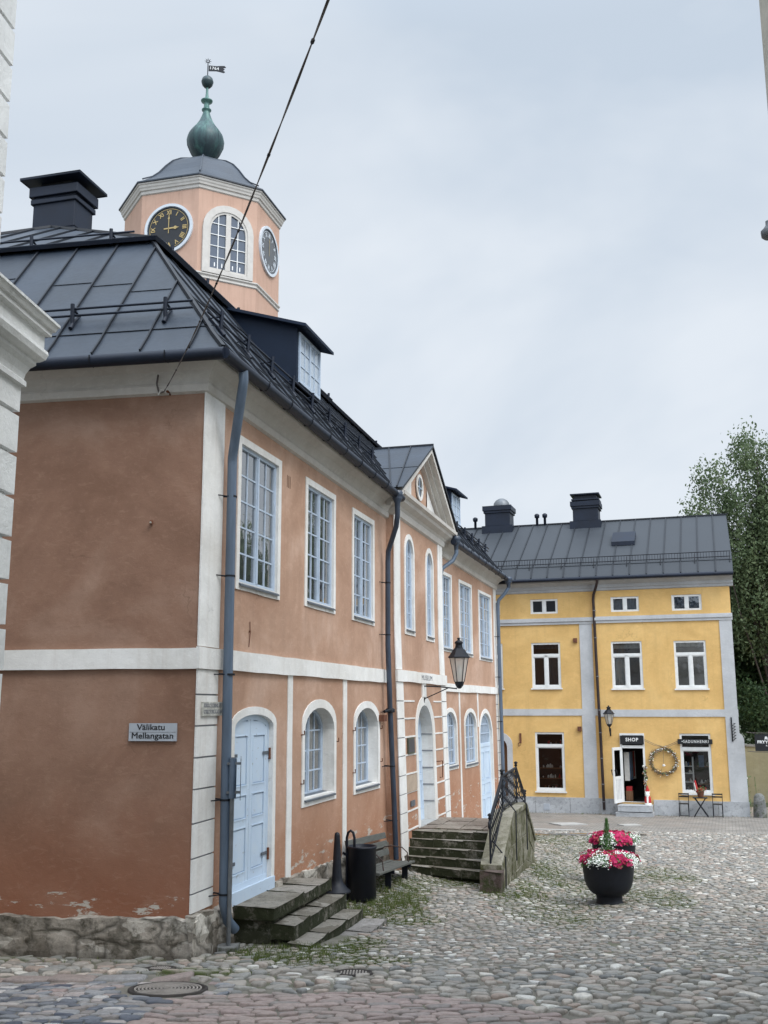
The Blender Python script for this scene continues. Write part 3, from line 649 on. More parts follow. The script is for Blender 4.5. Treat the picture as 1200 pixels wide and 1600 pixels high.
# --- cornice, eaves, roofs
per = [KB, K, FM(13.0, 0, 0), FC, FCB]; dzs = [0, 0, -.12, -.28, -.28]
for i, p in enumerate(per): per[i] = V((p.x, p.y, 0))
pc = [(0, 6.60), (.05, 6.62), (.07, 6.70), (.055, 6.74), (.075, 6.78), (.13, 6.86), (.20, 6.91), (.235, 6.93), (.25, 6.95), (.26, 7.02), (.0, 7.05)]
# orientation: outward normal is to the left of travel KB->K->... ?
d0 = (K-KB).normalized(); SIDE = 1 if V((d0.y, -d0.x, 0)).dot(nL) > 0 else -1
m = MB(); sweep(m, per, pc, 'cornice_lime', closed=True, dz=dzs, side=SIDE); m.build('cove_cornice', TH)
rp = [(.36, 6.99), (.36, 7.03), (.12, 7.30), (-.05, 7.52), (-1.60, 9.44)]
m = MB(); rows = sweep(m, per, rp, 'metal_roof', closed=True, dz=dzs, side=SIDE)
RF = m.build('lower_roof', TH)
def rz(i): # inset -> z on lower slope
    q = [(-.36, 7.03), (-.12, 7.30), (.05, 7.52), (1.60, 9.44)]
    for (a, b), (c, d) in zip(q, q[1:]):
        if i <= c: return b+(d-b)*(i-a)/(c-a)
    return 9.44+(i-1.6)*.55
# break ledge + upper roof
m = MB(); sweep(m, per, [(-1.50, 9.42), (-1.47, 9.47), (-1.60, 9.52), (-1.75, 9.60)], 'gutter_metal', closed=True, dz=dzs, side=SIDE); m.build('roof_break_ledge', TH)
ibr = [r[-1]+Z*.05 for r in rows]      # break ring
RA = FM(4.45, -5.3, 11.56); RB = FM(16.2, -5.3, 11.40); RM = RB
m = MB()
m.poly([ibr[0], ibr[1], RA], 'metal_roof'); m.poly([ibr[1], ibr[2], RB, RA], 'metal_roof'); m.poly([ibr[2], ibr[3], RB], 'metal_roof'); m.poly([ibr[3], ibr[4], RB], 'metal_roof'); m.poly([ibr[4], ibr[0], RA, RB], 'metal_roof')
UR = m.build('upper_roof', TH)
# standing seams
def seam(mb, pts, h=.035, w=.02, up=Z, mat='roof_seam'):
    for a, b in zip(pts, pts[1:]):
        d = (b-a).normalized(); sd = d.cross(up).normalized()*w*.5; u = sd.cross(d).normalized(); u = u if u.z > 0 else -u; u = u*h
        a2, b2 = a-u*.1, b-u*.1
        mb.add([a2-sd, a2+sd, a2+sd+u, a2-sd+u, b2-sd, b2+sd, b2+sd+u, b2-sd+u], [(0, 1, 5, 4), (1, 2, 6, 5), (2, 3, 7, 6), (3, 0, 4, 7), (0, 1, 2, 3), (4, 5, 6, 7)], mat)
m = MB()
def roofseams(F, s_lo, s_hi, step, lo_lim, hi_lim, dzf=lambda s: 0, jit=0):
    s = s_lo
    while s < s_hi:
        imax = min(1.6, lo_lim(s), hi_lim(s))
        if imax > -.2:
            ii = [-.36+.03, -.12, .05, imax] if imax > .1 else [-.33, -.12, imax]
            ii = [q for q in ii if q <= imax+1e-6]
            seam(m, [F(s, -i, rz(i)+dzf(s)) for i in ii])
        s += step
roofseams(FE, .1, BW, .62, lambda s: s*1.08, lambda s: BW-s)
roofseams(FM, .1, 13.0, .62, lambda s: s*1.08, lambda s: 99, dzf=lambda s: -.12*s/13)
roofseams(FW, .3, 7.0, .62, lambda s: 99, lambda s: (7.07-s), dzf=lambda s: -.12-.16*s/7)
for A, B, C_, D in ((ibr[0], ibr[1], RA, RA), (ibr[1], ibr[2], RA, RB), (ibr[2], ibr[3], RB, RB)):
    Lb = (B-A).length; n = int(Lb/.62)
    nrm = (B-A).cross(((C_+D)/2)-A).normalized(); nrm = nrm if nrm.z > 0 else -nrm
    ed = (B-A).normalized(); upv = nrm.cross(ed); upv = upv if upv.z > 0 else -upv
    for k in range(1, n):
        p = A+ed*(k*.62)
        # distance along upv until hitting hips/ridge
        best = 99
        for (u, v) in ((A, C_), (C_, D), (D, B)):
            if (v-u).length < .01: continue
            # 2D solve in plane
            ax, ay = (u-A).dot(ed), (u-A).dot(upv); bx, by = (v-A).dot(ed), (v-A).dot(upv)
            px = k*.62
            if min(ax, bx) <= px <= max(ax, bx) and abs(bx-ax) > 1e-6:
                best = min(best, ay+(by-ay)*(px-ax)/(bx-ax))
        if best < 90: seam(m, [p+upv*.1, p+upv*best])
# hips and cross joints
seam(m, [rows[1][1], rows[1][2], rows[1][3], rows[1][4]], .045, .05)
seam(m, [rows[0][1], rows[0][2], rows[0][3], rows[0][4]], .045, .05)
seam(m, [ibr[1], RA], .045, .05); seam(m, [ibr[0], RA], .045, .05); seam(m, [RA, RB], .05, .06); seam(m, [ibr[3], RB], .04, .05)
for k in range(16):
    s = .1+.62*k
    for F, lim in ((FE, 1), (FM, 1)):
        i = .55+.45*noise.noise(V((k*3.3, lim, 2)))+(.35 if k % 2 else 0)
        if s*1.08 > i+.1: seam(m, [F(s+.02, -i, rz(i)), F(s+.6, -i, rz(i))], .006, .02)
seam(m, [FE(-.1, -.0, rz(0)+.005), FE(BW, 0, rz(0)+.005)], .006, .02); seam(m, [FM(-.1, -.0, rz(0)+.005), FM(8, 0, rz(0)-.07)], .006, .02)
m.build('standing_seams', TH)
# --- gutter and downpipes
def gut(pts, r=.075, end=True):
    mb = MB(); mb.tube(pts, r, 'gutter_metal', 10)
    return mb.build('gutter', TH)
gK = rows[1][1]-Z*.09; bm = (rows[1][0]-K).normalized()
def mit(i, o, z): # mitred corner point
    n = len(per); p = per[i]; a = (per[i]-per[i-1]).normalized(); b = (per[(i+1) % n]-per[i]).normalized()
    a = V((a.y, -a.x, 0))*SIDE; b = V((b.y, -b.x, 0))*SIDE; q = (a+b)/(1+a.dot(b)); return V((p.x, p.y, 0))+q*o+Z*(z+dzs[i])
g0 = FE(BW, .40, 6.96); g1 = mit(1, .40, 6.95)
gut([g0, g1], .075); gut([g1, FM(8.15, .40, 6.86)], .072)
gut([FW(.15, .42, 6.76), mit(3, .42, 6.90), mit(4, .42, 6.90)])
m = MB()
def bracket(F, s, z, t=.40):
    m = MB(); m.tube([F(s, t-.09, z+.06), F(s, t-.082, z), F(s, t-.05, z-.065), F(s, t+.03, z-.07), F(s, t+.076, z-.02), F(s, t+.078, z+.05)], .008, 'black_iron', 5); m.build('gutter_bracket', TH)
for k in range(11): bracket(FE, .35+k*.95, 6.955)
for k in range(9): bracket(FM, .9+k*.85, 6.95-.011*(.9+k*.85))
for k in range(7): bracket(FW, .9+k*.9, 6.76-.022*(k*.9), .42)
def clampring(F, s, t, z, dr=.085, wall_t=0):
    m = MB(); m.lathe([(dr, -.012), (dr, .012)], F(s, t, z), 'black_iron', 12); m.tube([F(s, t, z), F(s, wall_t, z+.01), F(s, wall_t-.03, z+.02)], .010, 'black_iron', 5)
    m.tube([F(s-.0, t, z), F(s-.18, wall_t+.01, z)], .008, 'black_iron', 5); return m
def pipe(F, pts, r, mat, clamps, hopper=None):
    mb = MB(); mb.tube([F(*p) for p in pts], r, mat, 14)
    for p in pts[2:-1]: pass
    zz = pts[-2][2]; 
    o = mb.build('downpipe', TH)
    for (s, t, z) in clamps: clampring(F, s, t, z, r+.006).build('pipe_clamp', o)
    if hopper:
        h = MB(); hp = F(*hopper); h.lathe([(r, -.22), (r*1.1, -.12), (r*1.6, -.06), (r*2.0, -.02), (r*1.85, 0), (r*2.15, .02), (r*2.15, .10), (r*1.8, .12)], hp, 'pipe_dark', 14); h.build('rain_hopper', o)
P1 = [(.20, .40, 6.97), (.20, .41, 6.78), (.22, .39, 6.70), (.50, .17, 6.02), (.55, .135, 5.92), (.56, .13, 5.82), (.58, .13, 3.5), (.60, .13, 2.0), (.61, .14, .62), (.66, .17, .42), (.80, .20, .30)]
pipe(FM, P1, .060, 'pipe_metal', [(.57, .13, 5.42), (.575, .13, 4.43), (.59, .15, 3.24), (.60, .13, 1.78), (.61, .14, .72)])
P2 = [(7.72, .42, 6.82), (7.72, .42, 6.45), (7.78, .38, 6.25), (7.96, .24, 6.0), (8.08, .14, 5.82), (8.08, .13, 5.6), (8.06, .13, 4.0), (8.16, .15, 2.6), (8.30, .17, 1.2), (8.42, .18, .05)]
pipe(FM, P2, .050, 'pipe_dark', [(8.07, .13, 5.2), (8.06, .13, 4.2), (8.14, .15, 2.75), (8.24, .16, 1.75), (8.36, .17, .75)], hopper=(7.72, .42, 6.80))
pipe(FW, [(.35, .44, 6.80), (.35, .44, 6.5), (.3, .36, 6.32), (.12, .14, 6.12), (.08, .09, 5.9), (.08, .09, .3)], .05, 'pipe_metal', [], hopper=(.35, .44, 6.80))
pipe(FW, [(7.0, .44, 6.60), (7.0, .44, 6.38), (6.98, .34, 6.22), (6.92, .14, 6.0), (6.92, .11, 5.8), (6.92, .11, .1)], .055, 'pipe_metal', [(6.92, .11, 4.9), (6.92, .11, 3.7), (6.92, .11, 2.4), (6.92, .11, 1.0)], hopper=(7.0, .44, 6.58))
# --- snow guards
def guard(F, s0, s1, i, mbh=.13, step=1.25, dzf=lambda s: 0):
    mb = MB(); base = lambda s: F(s, -i, rz(i)+dzf(s))
    for h in (.05, .13): mb.tube([base(s0)+Z*h+(F(0, .06+h*.3, 0)-F(0, 0, 0)), base(s1)+Z*h+(F(0, .06+h*.3, 0)-F(0, 0, 0))], .016, 'gutter_metal', 6)
    s = s0+.35
    while s < s1:
        b = base(s); o = F(0, 1, 0)-F(0, 0, 0)
        mb.tube([b+o*.10-Z*.08, b+o*.12+Z*.19], .028, 'gutter_metal', 5); mb.tube([b+o*.10+Z*.12, b-o*.08+Z*.10, b+o*.10-Z*.06], .018, 'gutter_metal', 5); mb.tube([b+o*.15-Z*.15, b+o*.06-Z*.02], .03, 'gutter_metal', 6)
        s += step
    return mb.build('snow_guard', TH)
guard(FE, .25, BW, .22); guard(FM, .3, 8.0, .22, dzf=lambda s: -.12*s/13, step=.9); guard(FW, .6, 6.9, .22, dzf=lambda s: -.12-.16*s/7, step=.9)
guard(FE, 1.75, BW-1.8, 1.72); guard(FM, 1.75, 9.9, 1.72, dzf=lambda s: -.12*s/13); guard(FW, 0, 5, 1.72, dzf=lambda s: -.2)
# --- chimney on the ridge
m = MB(); ch = lambda s, t, z: FM(s, t, z)
m.box(FM, 4.66, 5.26, -5.85, -4.98, 10.9, 12.35, 'gutter_metal'); m.box(FM, 4.58, 5.3, -6.1, -4.92, 10.9, 11.62, 'gutter_metal')
m.box(FM, 4.62, 5.30, -5.89, -4.94, 12.18, 12.26, 'gutter_metal'); m.box(FM, 4.60, 5.33, -5.92, -4.91, 12.32, 12.50, 'gutter_metal')
m.box(FM, 4.72, 5.2, -5.75, -5.1, 12.50, 12.64, 'dark_void'); m.box(FM, 4.48, 5.46, -6.06, -4.80, 12.62, 12.66, 'gutter_metal')
m.build('chimney', UR, bev=.012)
# --- dormers
def dormer(F, a, b, off, z0, z1, zb, name='dormer'):
    mb = MB(); back = -1.75
    A = [F(a, off, z0), F(a, off, z1), F(a, back, zb), F(a, back, z0+.3)]; B = [F(b, off, z0), F(b, off, z1), F(b, back, zb), F(b, back, z0+.3)]
    mb.poly(A, 'metal_dormer'); mb.poly(B, 'metal_dormer'); mb.quad(A[0], B[0], B[1], A[1], 'metal_dormer')
    o = .14
    k = (z1-zb)/(off-back)
    r = [F(a-o, off+o+.06, z1+.02+k*(o+.06)), F(b+o, off+o+.06, z1+.02+k*(o+.06)), F(b+o, back-.3, zb+.02-k*.3), F(a-o, back-.3, zb+.02-k*.3)]
    mb.add(r+[p-Z*.05 for p in r], [(0, 1, 2, 3), (4, 5, 6, 7), (0, 1, 5, 4), (1, 2, 6, 5), (3, 0, 4, 7), (2, 3, 7, 6)], 'metal_dormer')
    d = mb.build(name, TH)
    w = MB(); o_ = (a+.07, b-.07, z0+.04, z1-.1, 0)
    w.ring(F, outline(*o_), outline(*inset(o_, .05)), off+.003, off+.03, 'frame_blue'); md = (a+b)/2; w.box(F, md-.03, md+.03, off+.003, off+.03, z0+.06, z1-.13, 'frame_blue')
    for q in (a+.07+(b-a-.14)*.27, a+.07+(b-a-.14)*.73): w.box(F, q-.01, q+.01, off+.003, off+.02, z0+.06, z1-.13, 'frame_blue')
    for j in (1, 2): zq = z0+.09+(z1-z0-.24)*j/3; w.box(F, a+.1, b-.1, off+.003, off+.02, zq-.01, zq+.01, 'frame_blue')
    ww = w.build('dormer_window', d); g = MB(); g.quad(F(a+.09, off+.008, z0+.06), F(b-.09, off+.008, z0+.06), F(b-.09, off+.008, z1-.12), F(a+.09, off+.008, z1-.12), 'dormer_glass'); g.build('dormer_glass', d)
pass; pass
dormer(FM, 4.08, 5.28, -.33, 8.02, 9.02, 9.46); dormer(FW, 3.0, 4.05, -.33, 7.72, 8.70, 9.12)
# --- pediment over the central projection
m = MB(); PCx = 10.72; HWp = 2.78
prof = [(0, 6.60), (.05, 6.63), (.07, 6.72), (.06, 6.75), (.10, 6.80), (.22, 6.86), (.24, 6.92), (.32, 6.95), (.33, 7.02), (.0, 7.05)]
pp = [FM(8.45, -.3, 0), FR(8.45, 0, 9), FR(13.05, 0, 9), FW(0.0, -.3, 0)]; pp = [V((p.x, p.y, 0)) for p in pp]
sweep(m, pp, prof, 'cornice_lime', side=SIDE)
m.build('pediment_cornice', TH)
m = MB(); sl = (8.58-7.04)/HWp; zr = lambda s: 8.50-abs(s-PCx)*sl
base = lambda s, t, z: FR(s, t, z)
m.poly([FR(PCx-2.5, -.02, 7.0), FR(PCx+2.5, -.02, 7.0), FR(PCx, -.02, 8.40)], 'red_plaster')
tymp = m.build('tympanum', TH)
m = MB()
for sg in (-1, 1):
    for (t0, t1, h0, h1) in ((-.02, .08, -.27, -.19), (.0, .18, -.19, -.11), (.0, .30, -.11, .0)):
        a, b = PCx, PCx+sg*HWp
        def q(s, t, h): return FR(s, t, zr(s)+h)
        m.add([q(a, t0, h0), q(b, t0, h0), q(b, t0, h1), q(a, t0, h1), q(a, t1, h0), q(b, t1, h0), q(b, t1, h1), q(a, t1, h1)], [(0, 1, 2, 3), (4, 5, 6, 7), (0, 1, 5, 4), (3, 2, 6, 7), (1, 2, 6, 5)], 'cornice_lime')
m.build('raking_cornice', TH)
for c, w_ in ((PCx-1.18, 1), (PCx+1.18, 1)):
    sg = 1 if c > PCx else -1; m = MB()
    m.add([FR(c-sg*.42, .006, 7.12), FR(c+sg*.75, .006, 7.12), FR(c-sg*.42, .006, 7.72)], [(0, 1, 2)], 'white_lime'); m.build('tympanum_panel', TH)
m = MB(); cz, rr_ = 7.62, .30
oo = [(PCx+.0+rr_*math.cos(2*PI*k/24), cz+rr_*math.sin(2*PI*k/24)*1.0) for k in range(24)]; ii = [(PCx+(x-PCx)*.76, cz+(y-cz)*.76) for x, y in oo]
m.ring(FR, oo, ii, .0, .03, 'white_lime'); m.box(FR, PCx-.012, PCx+.012, .0, .02, cz-.23, cz+.23, 'frame_blue'); m.box(FR, PCx-.22, PCx+.22, .0, .02, cz-.012, cz+.012, 'frame_blue')
rw = m.build('round_window', TH); m = MB(); m.poly([FR(x, .004, y) for x, y in ii], 'clock_black'); m.build('glass_pane', rw)
m = MB(); zt = 8.56
def inz(z): return .05+(z+.10-7.52)/(9.44-7.52)*1.55
fr_t = .34
RT = FR(PCx, fr_t, zt); RBk = FM(PCx, -inz(zt)-.1, zt)
for sg in (-1, 1):
    E1 = FR(PCx+sg*(HWp+.06), fr_t, 7.04); E2 = FM(PCx+sg*(HWp+.06), .12, 7.04); 
    m.quad(RT, E1, E2, RBk, 'metal_roof'); m.quad(RT, E1, E1-Z*.05, RT-Z*.05, 'roof_seam')
    for u in (.33, .66): seam(m, [RT.lerp(RBk, u), E1.lerp(E2, u)])
    seam(m, [RBk+Z*.01, E2+Z*.01], .02, .03); seam(m, [RT.lerp(E1, .55), RBk.lerp(E2, .55)], .006, .02)
seam(m, [RT, RBk], .04, .04)
m.build('pediment_roof', TH)
# ------------------------------------------------------------------ clock tower
T0 = V((-4.4736, 23.7607, 0)); azR = math.atan2(nR.y, nR.x)
TW = MB(); Ro = 1.89
def octp(R, z, k, rot=PI/8): a = azR+rot+k*PI/4; return V((T0.x+R*math.cos(a), T0.y+R*math.sin(a), z))
def octl(mb, prof, mat, smooth=False):
    for (r0, z0), (r1, z1) in zip(prof, prof[1:]):
        for k in range(8): mb.add([octp(r0, z0, k), octp(r0, z0, k+1), octp(r1, z1, k+1), octp(r1, z1, k)], [(0, 1, 2, 3)], mat)
octl(TW, [(Ro, 9.6), (Ro, 14.75)], 'tower_boards'); tw = TW.build('clock_tower', TH)
m = MB(); octl(m, [(Ro+.004, 12.42), (Ro+.03, 12.44), (Ro+.03, 12.46), (Ro+.012, 12.47), (Ro+.012, 12.50), (Ro+.05, 12.53), (Ro+.05, 12.56), (Ro+.004, 12.575)], 'tower_frame'); m.build('string_course', tw); m = MB()
octl(m, [(Ro+.002, 14.60), (Ro+.03, 14.62), (Ro+.04, 14.68), (Ro+.07, 14.70), (Ro+.08, 14.74), (Ro+.10, 14.77), (Ro+.11, 14.82), (Ro+.13, 14.83), (Ro+.14, 14.87)], 'tower_frame'); m.build('tower_cornice', tw)
m = MB(); octl(m, [(Ro+.12, 14.85), (Ro+.165, 14.87), (Ro+.165, 14.90), (1.86, 15.02), (1.62, 15.20), (1.42, 15.40), (1.22, 15.66), (1.02, 15.88), (.78, 16.05), (.50, 16.18), (.2, 16.28), (.01, 16.30)], 'metal_roof')
for k in range(8):
    seam(m, [octp(r, z, k) for r, z in ((1.90, 15.02), (1.62, 15.20), (1.42, 15.40), (1.22, 15.66), (1.02, 15.88), (.78, 16.05), (.50, 16.18), (.2, 16.28))], .03, .03, mat='metal_roof')
m.build('tower_dome', tw)
m = MB(); op = [(.16, 16.26), (.22, 16.34), (.36, 16.52), (.445, 16.72), (.46, 16.88), (.43, 17.02), (.35, 17.15), (.25, 17.28), (.17, 17.42), (.115, 17.56), (.085, 17.66), (.085, 17.70), (.12, 17.725), (.12, 17.75), (.075, 17.78), (.065, 17.92), (.07, 17.94), (.14, 17.97), (.15, 18.0), (.08, 18.04), (.045, 18.10), (.032, 18.2), (.03, 18.38)]
m.lathe(op, (T0.x, T0.y, 0), 'copper_green', 32)
for k in range(8):
    a = k*PI/4+.2; m.tube([(T0.x+(r+.002)*math.cos(a), T0.y+(r+.002)*math.sin(a), z) for r, z in op[:8]], .008, 'copper_green', 5)
m.lathe([(.02, 18.36), (.08, 18.38), (.13, 18.44), (.15, 18.51), (.155, 18.53), (.15, 18.55), (.13, 18.62), (.08, 18.67), (.02, 18.69)], (T0.x, T0.y, 0), 'copper_dark', 20)
m.tube([(T0.x, T0.y, 18.3), (T0.x, T0.y, 19.1)], .014, 'black_iron', 6); pass
m.build('onion_finial', tw)
vd = V((T0.y, -T0.x, 0)).normalized()
FV = lambda s, t, z: V((T0.x, T0.y, 0))+vd*s+V((-vd.y, vd.x, 0))*t+Z*z
m = MB()
for k in range(8):
    a = k*PI/4; m.add([FV(.10*math.cos(a), 0, 19.12+.10*math.sin(a)), FV(.03*math.cos(a+.5), .01, 19.12+.03*math.sin(a+.5)), FV(.03*math.cos(a-.5), .01, 19.12+.03*math.sin(a-.5)), FV(.03*math.cos(a), -.012, 19.12+.03*math.sin(a))], [(0, 1, 3), (0, 3, 2), (0, 1, 2)], 'black_iron')
fl = [(.02, 18.84), (.22, 18.86), (.30, 18.85), (.40, 18.83), (.44, 18.86), (.38, 18.90), (.43, 18.93), (.38, 18.96), (.46, 18.99), (.42, 19.03), (.32, 19.02), (.22, 19.0), (.02, 19.0)]
m.poly([FV(s, .008, z) for s, z in fl], 'black_iron'); m.poly([FV(s, -.008, z) for s, z in fl[::-1]], 'black_iron')
put_text(m, lambda s, t, z: FV(s, -t, z), '1764', .16, 18.925, .010, .11, 'lettering_white', width=.22); m.build('weather_vane', tw)
# clock faces on the axis sides
def facef(k):
    a = azR+k*PI/4; n = V((math.cos(a), math.sin(a), 0)); s = V((-n.y, n.x, 0)); ri = Ro*math.cos(PI/8)
    return lambda x, t, z: V((T0.x, T0.y, 0))+n*(ri+t)+s*x+Z*z
NUM = ['XII', 'I', 'II', 'III', 'IIII', 'V', 'VI', 'VII', 'VIII', 'IX', 'X', 'XI']
def clock(k, face, hand, num):
    F = facef(k); cz = 13.68; m = MB(); N = 48
    def circ(r): return [(r*math.cos(2*PI*i/N), cz+r*math.sin(2*PI*i/N)) for i in range(N)]
    m.ring(F, circ(.605), circ(.54), .0, .05, 'clock_rim'); m.ring(F, circ(.54), circ(.52), .0, .04, 'lead_sill'); m.poly([F(x, .02, z) for x, z in circ(.525)], face)
    m.ring(F, circ(.485), circ(.475), .02, .026, num)
    cf = m.build('clock_face', tw); m = MB()
    for i, nm in enumerate(NUM):
        a = -i*PI/6+PI/2; rr = .39; vs, fs = text_geo(nm, .145, .002, bold=.0035); w = max(v[0] for v in vs)-min(v[0] for v in vs); kx = min(1, .12/w) if len(nm) > 1 else 1
        r0 = a-PI/2; m.add([F((rr+v[1])*math.cos(a)+v[0]*kx*math.sin(a), .026+v[2], cz+(rr+v[1])*math.sin(a)-v[0]*kx*math.cos(a)) for v in vs], fs, num)
    m.build('numerals', tw)
    def hnd(ang, L, w):
        m = MB()
        d = (math.sin(ang), math.cos(ang)); p = (d[1], -d[0])
        q = [(-.12*d[0]-w*p[0], -.12*d[1]-w*p[1]), (-.12*d[0]+w*p[0], -.12*d[1]+w*p[1]), (L*d[0]*.75+w*p[0], L*d[1]*.75+w*p[1]), (L*d[0], L*d[1]), (L*d[0]*.75-w*p[0], L*d[1]*.75-w*p[1])]
        m.poly([F(x, .034, cz+z) for x, z in q], hand)
        c = (L*.62*d[0], L*.62*d[1]); m.poly([F(c[0]+w*2.6*math.cos(b*PI/5), .036, cz+c[1]+w*2.6*math.sin(b*PI/5)) for b in range(10)], hand); m.build('clock_hand', tw)
    hnd(0.0, .40, .010); hnd(PI/2-.02, .27, .016) if k != 0 else None
# which side points where: k=0 -> nR ; the side facing the camera street end is k=-2
clock(-2, 'clock_black', 'gold', 'gold'); clock(0, 'clock_grey', 'gold', 'clock_rim'); clock(2, 'clock_grey', 'gold', 'clock_rim'); clock(4, 'clock_grey', 'gold', 'clock_rim')
for k in (-1, 1, 3, 5):
    F = facef(k); window(tw, F, (-.42, .42, 12.66, 14.12, .44), -.02, 4, 5, (-.55, .55, 12.56, 14.26, .55), mull=.10, fmat='tower_frame', gmat='tower_glass', tmat='tower_frame', tt=.05, fw=.05, sill=False, name='tower_window', dark='room_tower') if False else None
def towerwin(k):
    F = facef(k); o = (-.48, .48, 12.66, 14.14, .49); m = MB()
    m.ring(F, outline(-.62, .62, 12.575, 14.30, .62), outline(*o), 0, .06, 'tower_frame'); m.ring(F, outline(*o), outline(*inset(o, .05)), .0, .04, 'tower_frame'); m.box(F, -.06, .06, 0, .045, 12.7, 14.08, 'tower_frame')
    i2 = inset(o, .05)
    for x in (-.24, .24): m.box(F, x-.01, x+.01, .004, .03, i2[2], arch_top(i2, x), 'frame_white')
    for r in range(1, 5):
        z = i2[2]+(i2[3]-i2[2])*r/5; q = max(0, (z-(i2[3]-i2[4]))/i2[4]); w_ = .43*(1-math.sqrt(max(0, 1-q*q)))
        m.box(F, i2[0]+w_, i2[1]-w_, .004, .028, z-.009, z+.009, 'frame_white')
    w = m.build('tower_window', tw); m = MB(); m.poly([F(a, .008, b) for a, b in outline(*inset(o, .03))], 'tower_glass')
    for x in (-.31, -.13, .13, .31): m.box(F, x-.012, x+.012, .010, .016, 12.76, 12.86, 'lettering_white')
    m.build('tower_window_glass', tw)
t = NT('tower_glass'); t.bsdf((.075, .095, .13), .25, t.bump(t.noise(2, 2), .05, .01), spec=.5)
for k in (-1, 1, 3): towerwin(k)

# small marks on the walls
m = MB(); m.lathe([(.018, -.02), (.022, .01), (.016, .03)], FE(.62, .02, 5.02), 'rust', 10); m.tube([FE(.62, 0, 5.02), FE(.62, .05, 5.02)], .012, 'plinth_stone', 8); m.build('wall_nail', TH)
m = MB()
for k in range(3): m.box(FM, 2.84+k*.06, 2.852+k*.06, .001, .006, 6.02, 6.20, 'brown_wood')
m.build('vent_slits', TH)
m = MB(); m.tube([FM(1.52, .012, 3.95), FM(1.53, .014, 3.8), FM(1.50, .012, 3.62)], .006, 'rust', 5); m.lathe([(.014, -.012), (.014, .012)], FM(1.52, .015, 3.82), 'rust', 8); m.build('old_hook', TH)
for s, zs in ((3.585, (2.45, 1.75)), (5.25, (2.3,)), (6.19, (2.45, 1.75)), (7.93, (2.45, 1.85))):
    for z in zs: m = MB(); m.tube([FM(s, .0, z), FM(s, .05, z), FM(s, .05, z+.06)], .010, 'rust', 5); m.build('shutter_pin', TH)
# ================================================================== YELLOW SHOP HOUSE
YH = thing('shop_house', 'yellow plastered corner house with pale grey bands, dark seamed roof and a street level shop', 'building', tuple(FY(0, 0, -1.0)))
def arr(*a): return a
SM = [(-4.62, -3.50, 6.25, 6.80, 0), (-2.34, -1.31, 6.25, 6.80, 0)]; SM2 = [(.65, 1.66, 6.23, 6.78, 0), (2.81, 3.85, 6.21, 6.78, 0)]
MD = [(-4.56, -3.44, 3.50, 5.17, 0), (-2.35, -1.27, 3.50, 5.17, 0)]; MD2 = [(.59, 1.69, 3.46, 5.15, 0), (2.80, 3.90, 3.44, 5.13, 0)]
GD = [(-2.31, -1.24, -.20, 1.90, 0)]; GD2 = [(2.83, 3.87, -.16, 1.88, 0)]; ARD = (-4.35, -3.35, -.55, 1.75, .4); SD = (.76, 1.62, -.50, 1.88, 0)
m = MB(); wall(m, FY, -9.5, .02, -1.3, 7.3, [o+(.1,) for o in SM+MD+GD]+[ARD+(.3,)], 'yellow_plaster', step=1.2, rev='yellow_plaster')
wall(m, FY2, .02, 4.82, -1.3, 7.3, [o+(.1,) for o in SM2+MD2+GD2]+[SD+(.25,)], 'yellow_plaster', step=1.2, rev='yellow_plaster')
m.quad(FY(.02, 0, -1.3), FY2(.02, 0, -1.3), FY2(.02, 0, 7.3), FY(.02, 0, 7.3), 'yellow_plaster')
for s in (4.82, -9.5): m.poly([FY(s, .12, -1.3), FY(s, -8.2, -1.3), FY(s, -8.2, 7.4), FY(s, -4.1, 10.1), FY(s, .12, 7.4)], 'yellow_plaster')
m.quad(FY(-9.5, -8.2, -1.3), FY(4.82, -8.2, -1.3), FY(4.82, -8.2, 7.4), FY(-9.5, -8.2, 7.4), 'yellow_plaster'); m.build('facade_wall', YH)
def yb(F, a, b, t, z0, z1, name, mat='grey_plaster', seg=.6, wob=.004):
    q = MB(); q.box(F, a, b, .002, t, z0, z1, mat, seg, wob); q.build(name, YH)
yb(FY, -9.5, .016, .03, 2.50, 2.74, 'storey_band'); yb(FY2, .024, 4.85, .03, 2.46, 2.71, 'storey_band')
for F, a, b in ((FY, -9.5, .016), (FY2, .024, 4.86)):
    q = MB(); q.box(F, a, b, .002, .05, 5.83, 5.93, 'grey_plaster'); q.box(F, a, b, .002, .09, 5.93, 6.03, 'grey_plaster'); q.box(F, a, b, .002, .06, 6.03, 6.07, 'grey_plaster'); q.build('moulded_band', YH)
yb(FY, -.56, -.08, .028, -.40, 2.50, 'pilaster'); yb(FY, -.54, -.08, .028, 2.74, 5.83, 'pilaster')
yb(FY2, 4.40, 4.83, .028, 2.71, 5.83, 'pilaster'); yb(FY2, 4.41, 4.84, .028, 1.9, 2.46, 'pilaster')
q = MB(); pts = [(4.41, -.40), (5.0, -.40), (4.98, 1.72), (4.93, 1.82), (4.84, 1.9), (4.41, 1.9)]
for t_ in (.03, -.5): q.poly([FY2(a, t_, b) for a, b in pts], 'grey_plaster')
for k in range(len(pts)): a, b = pts[k], pts[(k+1) % len(pts)]; q.quad(FY2(a[0], .03, a[1]), FY2(b[0], .03, b[1]), FY2(b[0], -.5, b[1]), FY2(a[0], -.5, a[1]), 'grey_plaster')
q.build('corner_buttress', YH)
for F, a, b in ((FY, -9.5, .02), (FY2, .026, .58), (FY2, 1.84, 5.02)):
    q = MB(); q.box(F, a, b, .002, .06, -1.4, -.40, 'base_stone', .4, .01)
    x = a+.9
    while x < b-.2: q.box(F, x, x+.012, .06, .063, -1.1, -.42, 'grey_block'); x += 1.25
    q.build('stone_base', YH)
q = MB(); q.box(FY, -2.05, -1.83, .06, .075, -.85, -.63, 'sign_grey'); q.build('air_vent', YH)
